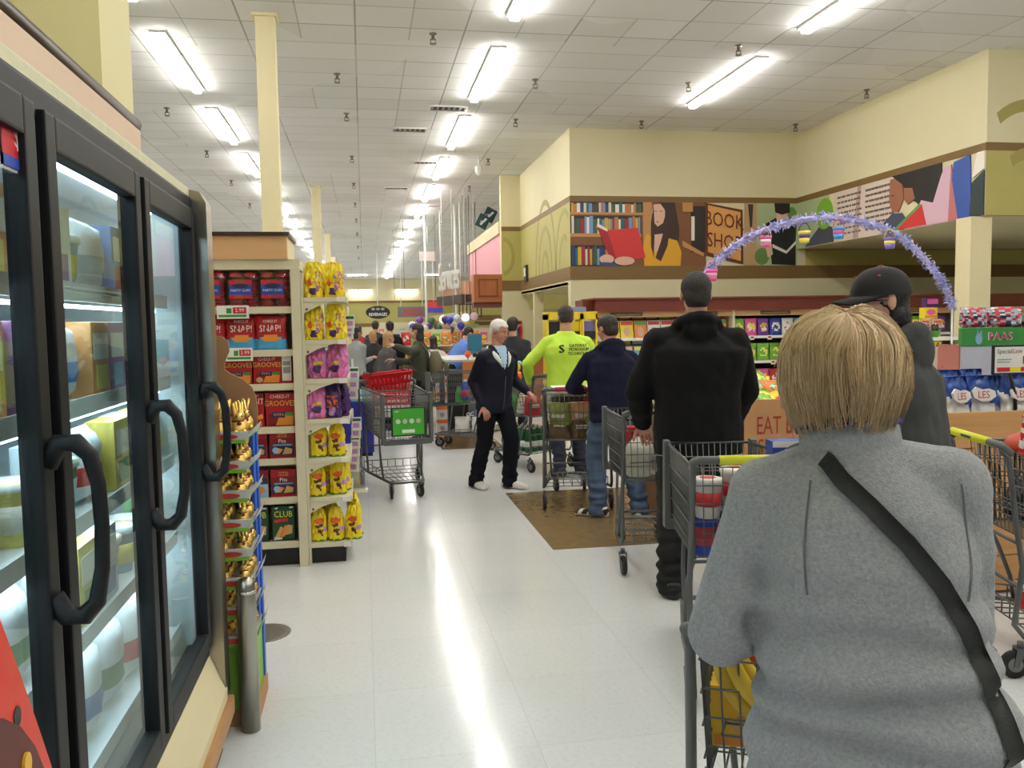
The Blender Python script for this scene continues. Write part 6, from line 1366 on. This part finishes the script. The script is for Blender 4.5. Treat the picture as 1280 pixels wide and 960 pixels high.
MB().box((-.455,-.018,.55),(.62,.014,.665),GP,.003).build('header',pa)
MB().text('PAAS',.074,(-.185,-.0205,.607),WHITE,w=1.08).text('PAAS',.066,(-.185,-.0225,.607),PKL,w=1.12).build('lettering',pa)
mb = MB().prism([(-.335+.024*math.cos(a),.595+.034*math.sin(a)) for a in [2*PI*k/14 for k in range(14)]],-.0205,-.018,PBL).prism([(-.352,.62),(-.342,.655),(-.332,.62)],-.0205,-.018,PBL).prism([(-.332,.62),(-.318,.652),(-.316,.615)],-.0205,-.018,PBL); mb.build('egg_emblem',pa)
mb = MB()
for k in range(6): mb.ell((-.2+.15*k,-.013,.10+.05*(k%3)),(.05,.004,.036),M('pastel_egg_%d'%(k%3),[(226,180,200),(190,206,230),(200,226,196)][k%3],.5),12,8)
mb.build('egg_print',pa)
ss = thing('shelf_sign','black framed white price sign on an angled stick among the chip bags','sign',(3.66,4.29,1.262)); LEG = Matrix.Rotation(R(-3),4,'Y')
MB().box((-.135,-.008,.0),(.135,.008,.17),BLACK,.006).build('frame',ss)
MB().box((-.124,-.011,.011),(.124,-.007,.159),WHITE).build('card',ss)
MB().text('Special',.036,(-.065,-.0125,.133),BLACK).text('Low',.036,(.018,-.0125,.133),RED).text('Price',.024,(.085,-.0125,.136),RED).text('10',.05,(.082,-.0145,.083),WHITE).build('lettering',ss)
MB().box((.055,-.0135,.06),(.11,-.0105,.105),RED).box((-.11,-.0135,.018),(.11,-.0105,.042),RED).box((-.03,-.0142,.018),(.04,-.0132,.042),YEL).box((-.11,-.0135,.085),(-.02,-.0105,.09),M('grey_print',(150,150,150),.6)).box((-.11,-.0135,.07),(-.03,-.0105,.075),M('grey_print',(150,150,150),.6)).build('price_blocks',ss)
MB().tube([(-.02,.004,.02),(.035,.02,-.12),(.05,.03,-.22)],.011,BLACK,8).build('stick',ss)
mz = pouch('snack_bag',.24,.16,.14,lambda u,v,f: [M('foil_silver',(170,176,190),.3),RED,NAVY,WHITE,M('foil_silver',(170,176,190),.3)][int(abs(blobs((u*2,v*2,3),1.8,3))*11)%5],(),77,14,12,False,.2,.03)
for k,(x,rz) in enumerate(((3.80,10),(4.02,-20))): place(mz,'snack_bag','crumpled silver and red snack bag lying on the egg dye display, %s one'%('left','right')[k],'snack bag',(x,4.80,1.526),rz,rot=(R(0),0,R(rz)),scale=(.9,.6,.8),group='bags on the display')
# candy strip tower between shelf and display
ct = thing('candy_tower','narrow rack of mixed pink and green sweets left of the egg dye display','display',(3.86,5.0,0))
MB().box((-.16,-.06,0),(.0,.08,1.40),M('tower_card',(210,190,176),.6)).build('card_post',ct)
mb = MB(); rc = random.Random(6)
for k in range(90): mb.ell((-.16+.16*rc.random(),-.068,.85+.55*rc.random()),(.018,.012,.02),[PKL,GREENP,ORG,WHITE,RED,YEL][k%6],7,5)
tag(mb.build('sweets',ct),kind='stuff')
# ------------------------------------------------------------------ service counter, signs and checkouts beyond
CAB = M('cherry_wood_panel',(166,98,54),.45,var=.1,scale=3,stretch=(4,4,.6))
cb_ = thing('sign_cabinet','cherry wood panel box with raised frame below the pink wall','cabinet',(2.8,19,2.4))
MB().box((-.34,-.05,-.32),(.30,.4,.30),CAB).build('box',cb_)
mb = MB()
for a,c in (((-.24,-.065,-.2),(-.21,-.05,.2)),((.17,-.065,-.2),(.20,-.05,.2)),((-.24,-.065,.17),(.20,-.05,.2)),((-.24,-.065,-.2),(.20,-.05,-.17))): mb.box(a,c,M('cherry_dark_moulding',(128,70,38),.45))
mb.build('moulding',cb_)
MB().box((-.34,.0,-.44),(.30,.4,-.32),M('maroon_underside',(110,60,60),.6)).build('underside',cb_)
DKS = M('sign_dark_bronze',(70,58,52),.5)
sv = thing('hanging_department_sign','white upright lettered sign on a dark bar beside the cherry wood panel','sign',(2.45,24,2.3),12)
MB().box((-.06,-1.15,-.16),(.06,1.15,.10),DKS).box((.06,-1.1,-.10),(.6,1.1,.10),DKS).box((.06,-1.1,.10),(.6,1.1,.45),M('sign_tan_box',(206,160,130),.6)).build('bar',sv)
TT = Matrix.Translation((-.07,0,.62)) @ Matrix.Rotation(R(-90),4,'Z')
mb = MB()
for q in range(3): mb.text('Services',1.15,(.0,.02*q,0),WHITE,T=TT,w=.5)
mb.build('letters',sv)
for y in (-.9,.9): MB().tube([(.0,y,.08),(.0,y,2.6)],.015,WHITE,6).build('suspension_rod',sv); MB().tube([(.45,y,.4),(.45,y,2.6)],.01,DKS,6).build('suspension_rod',sv)
ld = thing('letter_plaque','dark openwork plaque hanging under the department sign','sign',(2.75,22,1.95))
mb = MB().box((-.3,0,-.18),(.3,.03,-.14),DKS).box((-.3,0,.14),(.3,.03,.18),DKS)
for k in range(7): mb.box((-.3+.095*k,0,-.18),(-.27+.095*k,.03,.18),DKS)
mb.build('grille',ld); MB().tube([(0,.015,.17),(0,.015,2.95)],.01,DKS,5).build('rod',ld)
GD = M('sign_deep_green',(20,60,58),.5)
for k,(x,z,r_) in enumerate([(3.12,4.24,-28),(3.32,4.42,-28)]):
    t = thing('hanging_sign','deep green hanging lane sign with white mark above the pink wall, %s one'%('lower','upper')[k],'sign',(x,22+.1*k,z)); t.rotation_euler = (0,R(28),0)
    MB().box((-.15,-.02,-.17),(.15,.02,.17),GD).build('board',t)
    MB().prism([(-.05,-.1),(.0,-.11),(.08,.1),(.02,.11)],-.025,-.02,WHITE).prism([(-.08,-.02),(-.04,-.04),(.05,.0),(.04,.03)],-.025,-.02,WHITE).build('mark',t)
    mb = MB().tube([(0,0,.17),(-.02,0,.2)],.01,WHITE,5); mb.build('hook',t)
for k,(x,y,z0) in enumerate([(3.1,24,2.9),(2.6,22,2.95),(2.75,22.5,2.95),(2.2,26,2.4),(1.3,27,2.6),(1.1,30,2.5)]):
    o = place(rod,'suspension_rod','thin grey rod hanging from the ceiling near the service counter, %s one'%ORD[k],'rod',(x,y,z0),scale=(1,1,4.9-z0),group='suspension rods')
# beverages sign and banners on the far wall side
bv_ = thing('beverages_sign','black oval Beverages sign hanging far down the store','sign',(.68,40,2.2))
MB().prism(oval(0,0,.56,.30,28),-.04,.04,BLACK).build('board',bv_); MB().text('BEVERAGES',.2,(0,-.07,-.10),WHITE,w=.82).text('BEVERAGES',.2,(.006,-.071,-.104),WHITE,w=.82).build('lettering',bv_)
mb = MB(); 
for k in range(3): mb.ell((-.22+.22*k,-.045,.15),(.09,.01,.06),M('sign_silver',(150,150,150),.5),12,8)
mb.build('emblem',bv_); MB().tube([(0,0,.3),(0,0,2.7)],.03,WHITE,6).build('rod',bv_)
bn = thing('banner','grey banner with red lettering hanging beside the Beverages sign','banner',(2.25,40,2.2))
MB().box((-.66,-.02,-.24),(.66,.02,.24),M('banner_grey',(104,104,108),.6)).build('cloth',bn); MB().box((-.4,-.025,.0),(.4,-.021,.12),M('banner_red',(170,70,74),.6)).box((-.5,-.025,-.16),(.5,-.021,-.06),M('banner_red',(170,70,74),.6)).build('print',bn); MB().tube([(-.5,0,.24),(-.5,0,2.7)],.02,WHITE,5).tube([(.5,0,.24),(.5,0,2.7)],.02,WHITE,5).build('rod',bn)
aw = thing('awning','red and blue scalloped awning far down the store','awning',(3.2,39,2.35))
MB().prism([(-.42,.0),(.42,.0),(.36,.28),(-.36,.28)],-.3,.3,M('awning_red',(206,60,60),.6)).build('canopy',aw); MB().box((-.42,-.32,-.22),(.42,-.28,0),M('awning_blue',(70,70,170),.6)).build('valance',aw); MB().tube([(0,.2,.2),(0,.2,2.55)],.02,WHITE,5).build('rod',aw)
# blue cooler bin behind the lone cart
bc = thing('blue_cooler','deep blue cooler bin with white and teal top stripes behind the lone cart','cooler',(-.10,10.75,0))
MB().box((-.22,-.28,.04),(.19,.6,.68),M('cooler_blue',(34,40,140),.4),.02).box((-.2,-.26,0),(.17,.58,.05),BLACK).build('body',bc)
MB().box((-.225,-.285,.68),(.195,.605,.71),M('stripe_teal',(110,180,190),.4)).box((-.225,-.285,.71),(.195,.605,.735),WHITE).box((-.225,-.285,.735),(.195,.605,.765),M('stripe_teal',(110,180,190),.4)).build('rim',bc)
# checkout stand with orange wood front
ck = thing('checkout_counter','checkout counter with orange wood front panel and black base behind the white-haired person','counter',(1.5,12.2,0))
MB().box((-.33,-.1,.0),(.30,1.6,.87),BLACK).build('base',ck)
MB().box((-.12,-.14,.64),(.26,-.10,1.06),M('orange_wood',(196,120,60),.4,var=.08,scale=3,stretch=(1,1,.4)),.006).build('front_panel',ck)
MB().box((-.36,-.12,1.06),(.42,1.7,1.09),M('counter_top_grey',(190,188,182),.5),.006).build('counter_top',ck)
MB().box((-.05,-.16,.06),(.26,-.141,.62),M('poster_grey',(96,102,106),.5)).prism([(.08+.04*math.cos(a),.30+.1*math.sin(a)) for a in [2*PI*k/12 for k in range(12)]],-.165,-.158,M('poster_blue',(80,130,200),.5)).tube([(.02+.04*math.cos(a),-.16,.53+.04*math.sin(a)) for a in [2*PI*k/12 for k in range(12)]],.008,M('poster_letter',(150,156,158),.5),5,closed=True).build('poster',ck)
mb = MB().text('ER',.16,(0,0,0),WHITE,w=.8); mb.v = [(-.02+v[2]*-1,-.163,.28+v[0]) for v in mb.v]; mb.build('lettering',ck)
fl = thing('orange_flower','orange felt flower ornament standing on the checkout counter','ornament',(1.47,12.15,1.09))
mb = MB(); 
for k in range(6): mb.ell((.03*math.cos(k*PI/3),.0,.075+.03*math.sin(k*PI/3)),(.022,.018,.022),M('flower_orange',(240,96,40),.6),8,6)
mb.ell((0,-.01,.075),(.03,.02,.03),M('flower_orange',(240,96,40),.6),10,8); mb.build('petals',fl); MB().tube([(0,0,0),(0,0,.05)],.008,BLACK,6).build('stem',fl)
mon = thing('register_screen','grey register screen with teal display standing on the checkout counter','monitor',(1.66,12.9,1.09))
MB().box((-.10,-.02,.06),(.12,.03,.36),M('monitor_grey',(90,96,100),.4),.01).build('housing',mon); MB().box((-.085,-.024,.1),(.105,-.019,.33),M('screen_teal',(40,90,110),.2,emit=.5)).build('screen',mon); MB().box((-.02,-.0,0),(.04,.03,.07),BLACK).build('stand',mon)
WO, OB = M('carton_white_print',(214,206,206),.5), M('carton_orange_band',(206,110,60),.5)
for k in range(5):
    mb = MB().box((-.075,-.08,0),(.075,.08,.19),WO,.004).box((-.076,-.081,0),(.076,.081,.05),OB).prism([(.035*math.cos(a),.12+.035*math.sin(a)) for a in [2*PI*q/10 for q in range(10)]],-.083,-.079,M('carton_grey_print',(150,146,160),.5))
    place(cm_('wo',lambda: mb.mesh('drink_carton')),'drink_carton','white carton with orange band stacked left of checkout counter, %s from bottom'%ORD[k],'carton',(1.07,12.1,.002+.192*k),group='cartons stacked by the checkout')
# poster wall and notice papers under the corner
ntc = [('white notice paper',WHITE,3.12,1.45,.14,.2),('black photo notice',M('notice_black',(40,44,54),.5),3.34,1.53,.14,.12),('blue lettered notice',M('notice_blue',(60,100,180),.5),3.34,1.3,.14,.1),('red strip notice',RED,3.5,1.45,.04,.2),('pale notice',M('notice_pale',(206,214,220),.5),3.12,1.2,.14,.16)]
for n,m,x,z,w_,h_ in ntc:
    tag(MB().box((x-w_,18.93,z-h_),(x+w_,18.948,z+h_),m).box((x-w_*.8,18.926,z+h_*.4),(x+w_*.8,18.93,z+h_*.6),M('grey_print',(150,150,150),.6)).build('notice'),'%s pinned on the service wall behind the lime shirt'%n,'notice')
dk = thing('service_desk','wooden service desk with dark top beyond the lime shirt','desk',(3.2,17,0))
MB().box((-.5,-.3,0),(.6,.3,.95),CAB).build('body',dk); MB().box((-.55,-.35,.95),(.65,.35,1.0),DKS).build('top',dk)
# yellow magazine racks at the left end of the shelving run
YR = M('rack_yellow',(236,206,40),.4)
for k,(x,y) in enumerate([(2.72,12.0),(3.0,11.95),(3.22,11.9)]):
    t = thing('magazine_rack','yellow framed magazine rack with black pockets beside the lime shirt, %s from the left'%ORD[k],'rack',(x,y,0))
    mb = MB()
    for sx in (-.11,.09): mb.box((sx,0,0),(sx+.025,.3,1.72),YR)
    mb.box((-.11,.0,1.64),(.115,.3,1.75),YR).box((-.11,0,0),(.115,.3,.08),YR); mb.build('frame',t)
    for z in (.3,.65,1.0,1.35): MB().box((-.085,.02,z),(.09,.05,z+.12),BLACK).build('pocket',t)
    for z in (.3,.65,1.0,1.35): MB().box((-.085,.06,z+.02),(.09,.07,z+.26),[YR,BLACK,YEL,M('mag_purple',(120,110,170),.4)][int(z*10+k)%4]).build('display_card',t)
tag(MB().box((2.95,12.02,1.752),(3.2,12.12,1.82),M('blue_blister',(130,140,200),.4),.01).build('blister_pack'),'pale blue pack lying on top of the yellow racks','package')
# lit displays and clutter beyond the checkouts
def shelfunit(x, y, w_, h_, lab, seed, cols, rz=0):
    t = thing('product_display',lab,'display',(x,y,0),rz); mb = MB().box((-w_/2,.25,0),(w_/2,.3,h_),SHELFW); n = int(h_/.36)
    for k in range(n): mb.box((-w_/2,-.15,.08+.36*k),(w_/2,.25,.11+.36*k),SHELFW)
    mb.build('shelving',t); return t, n
rf = random.Random(17)
goods = []
for (x,y,w_,h_,lab) in [(1.15,17,1.2,1.5,'cluttered product stand behind the khaki backpack'),(2.1,18,1.3,1.5,'cluttered product stand beyond the register screen'),(.6,24,1.6,1.4,'low far product stand behind the crowd'),(2.4,25,2,1.6,'wide product stand beneath the department sign'),(-.62,16,.8,1.7,'tall product stand behind the pale grey sweater'),(1.9,33,2.6,1.7,'farthest bright product stand')]:
    t, n = shelfunit(x,y,w_,h_,lab,1,None)
    for k in range(n):
        xx = x-w_/2+.08
        q = 0
        while xx < x+w_/2-.06:
            c = rf.choice(list(bagc)); m = rf.choice([cbm,boxm])[c]
            place(m,'candy_bag' if m is cbm[c] else 'candy_box','%s pack, %s, level %d, %s along'%(c,lab,k+1,ORD[min(q,21)]),'product',(xx,y-.02,.112+.36*k),rf.uniform(-6,6),group='packs on the '+lab,scale=(.95,.95,.95)); xx += .2; q += 1
# balloons and plush heaped over the stands
bcol = [((60,60,190),'blue'),((230,230,236),'white'),((120,70,160),'purple'),((60,110,80),'green'),((190,120,90),'tan'),((90,80,110),'slate')]
for k in range(14):
    (c,n) = bcol[k%6]; x = 1.05+.15*(k%7)+rf.uniform(-.06,.06); z = 1.36+.16*(k//7)+rf.uniform(-.07,.07)
    me = cm_(('bal',n),lambda: MB().lathe([(.004,-.10),(.012,-.085),(.05,-.05),(.08,.0),(.075,.05),(.04,.085),(.002,.095)],M('balloon_'+n,c,.3),12).lathe([(.012,-.115),(.004,-.10)],M('balloon_'+n,c,.3),8).tube([(0,0,-.11),(.01,0,-.3),(0,0,-.5)],.003,WHITE,4).mesh('balloon'))
    place(me,'balloon','%s balloon in the %s row over stands behind khaki backpack, %s across'%(n,('lower','upper')[k//7],ORD[k%7]),'balloon',(x,17.6+.1*(k%3),z+.12),0,group='balloons beyond the crowd')
DISC = M('lit_disc',(236,240,250),emit=1.0)
for k,(x,z) in enumerate([(1.95,1.72),(2.2,1.78),(2.5,1.76),(2.72,1.79)]):
    tag(MB().lathe([(.002,-.02),(.10,-.02),(.10,.02),(.002,.02)],[DISC,PBL,DISC,M('disc_pale_pink',(230,200,210),.4)][k],18,TR((x,21,z),0,90)).tube([(x,21,z+.12),(x,21,4.9)],.004,WHITE,4).build('hanging_disc'),'round %s disc hanging above the checkouts, %s from the left'%(('lit white','pale blue','lit white','pale pink')[k],ORD[k]),'display disc',group='hanging discs')

# small fittings
al = thing('alarm_box','small black and white alarm box on the olive corner wall above the lime shirt','alarm',(3.5,18.2,2.55))
MB().box((-.02,-.12,-.05),(.04,.12,.30),M('alarm_dark',(50,46,44),.5),.01).build('housing',al); MB().box((-.026,-.08,.06),(-.02,.08,.24),WHITE).build('lens',al)
cmr = thing('ceiling_camera','small white dome camera hanging beside the aisle lights','camera',(2.35,17.0,H))
MB().tube([(0,0,0),(0,0,-.18)],.02,WHITE,8).build('stem',cmr); MB().lathe([(.02,-.16),(.075,-.18),(.075,-.28),(.05,-.34),(.005,-.36)],WHITE,14).build('dome',cmr)
ls = thing('lane_light','small pale hanging lane sign box far along the aisle lights','sign',(2.2,29,3.9))
MB().box((-.28,-.04,-.16),(.28,.04,.16),M('lane_sign_pale',(222,206,196),.5)).build('box',ls); MB().tube([(0,0,.16),(0,0,1.0)],.012,WHITE,5).build('rod',ls)
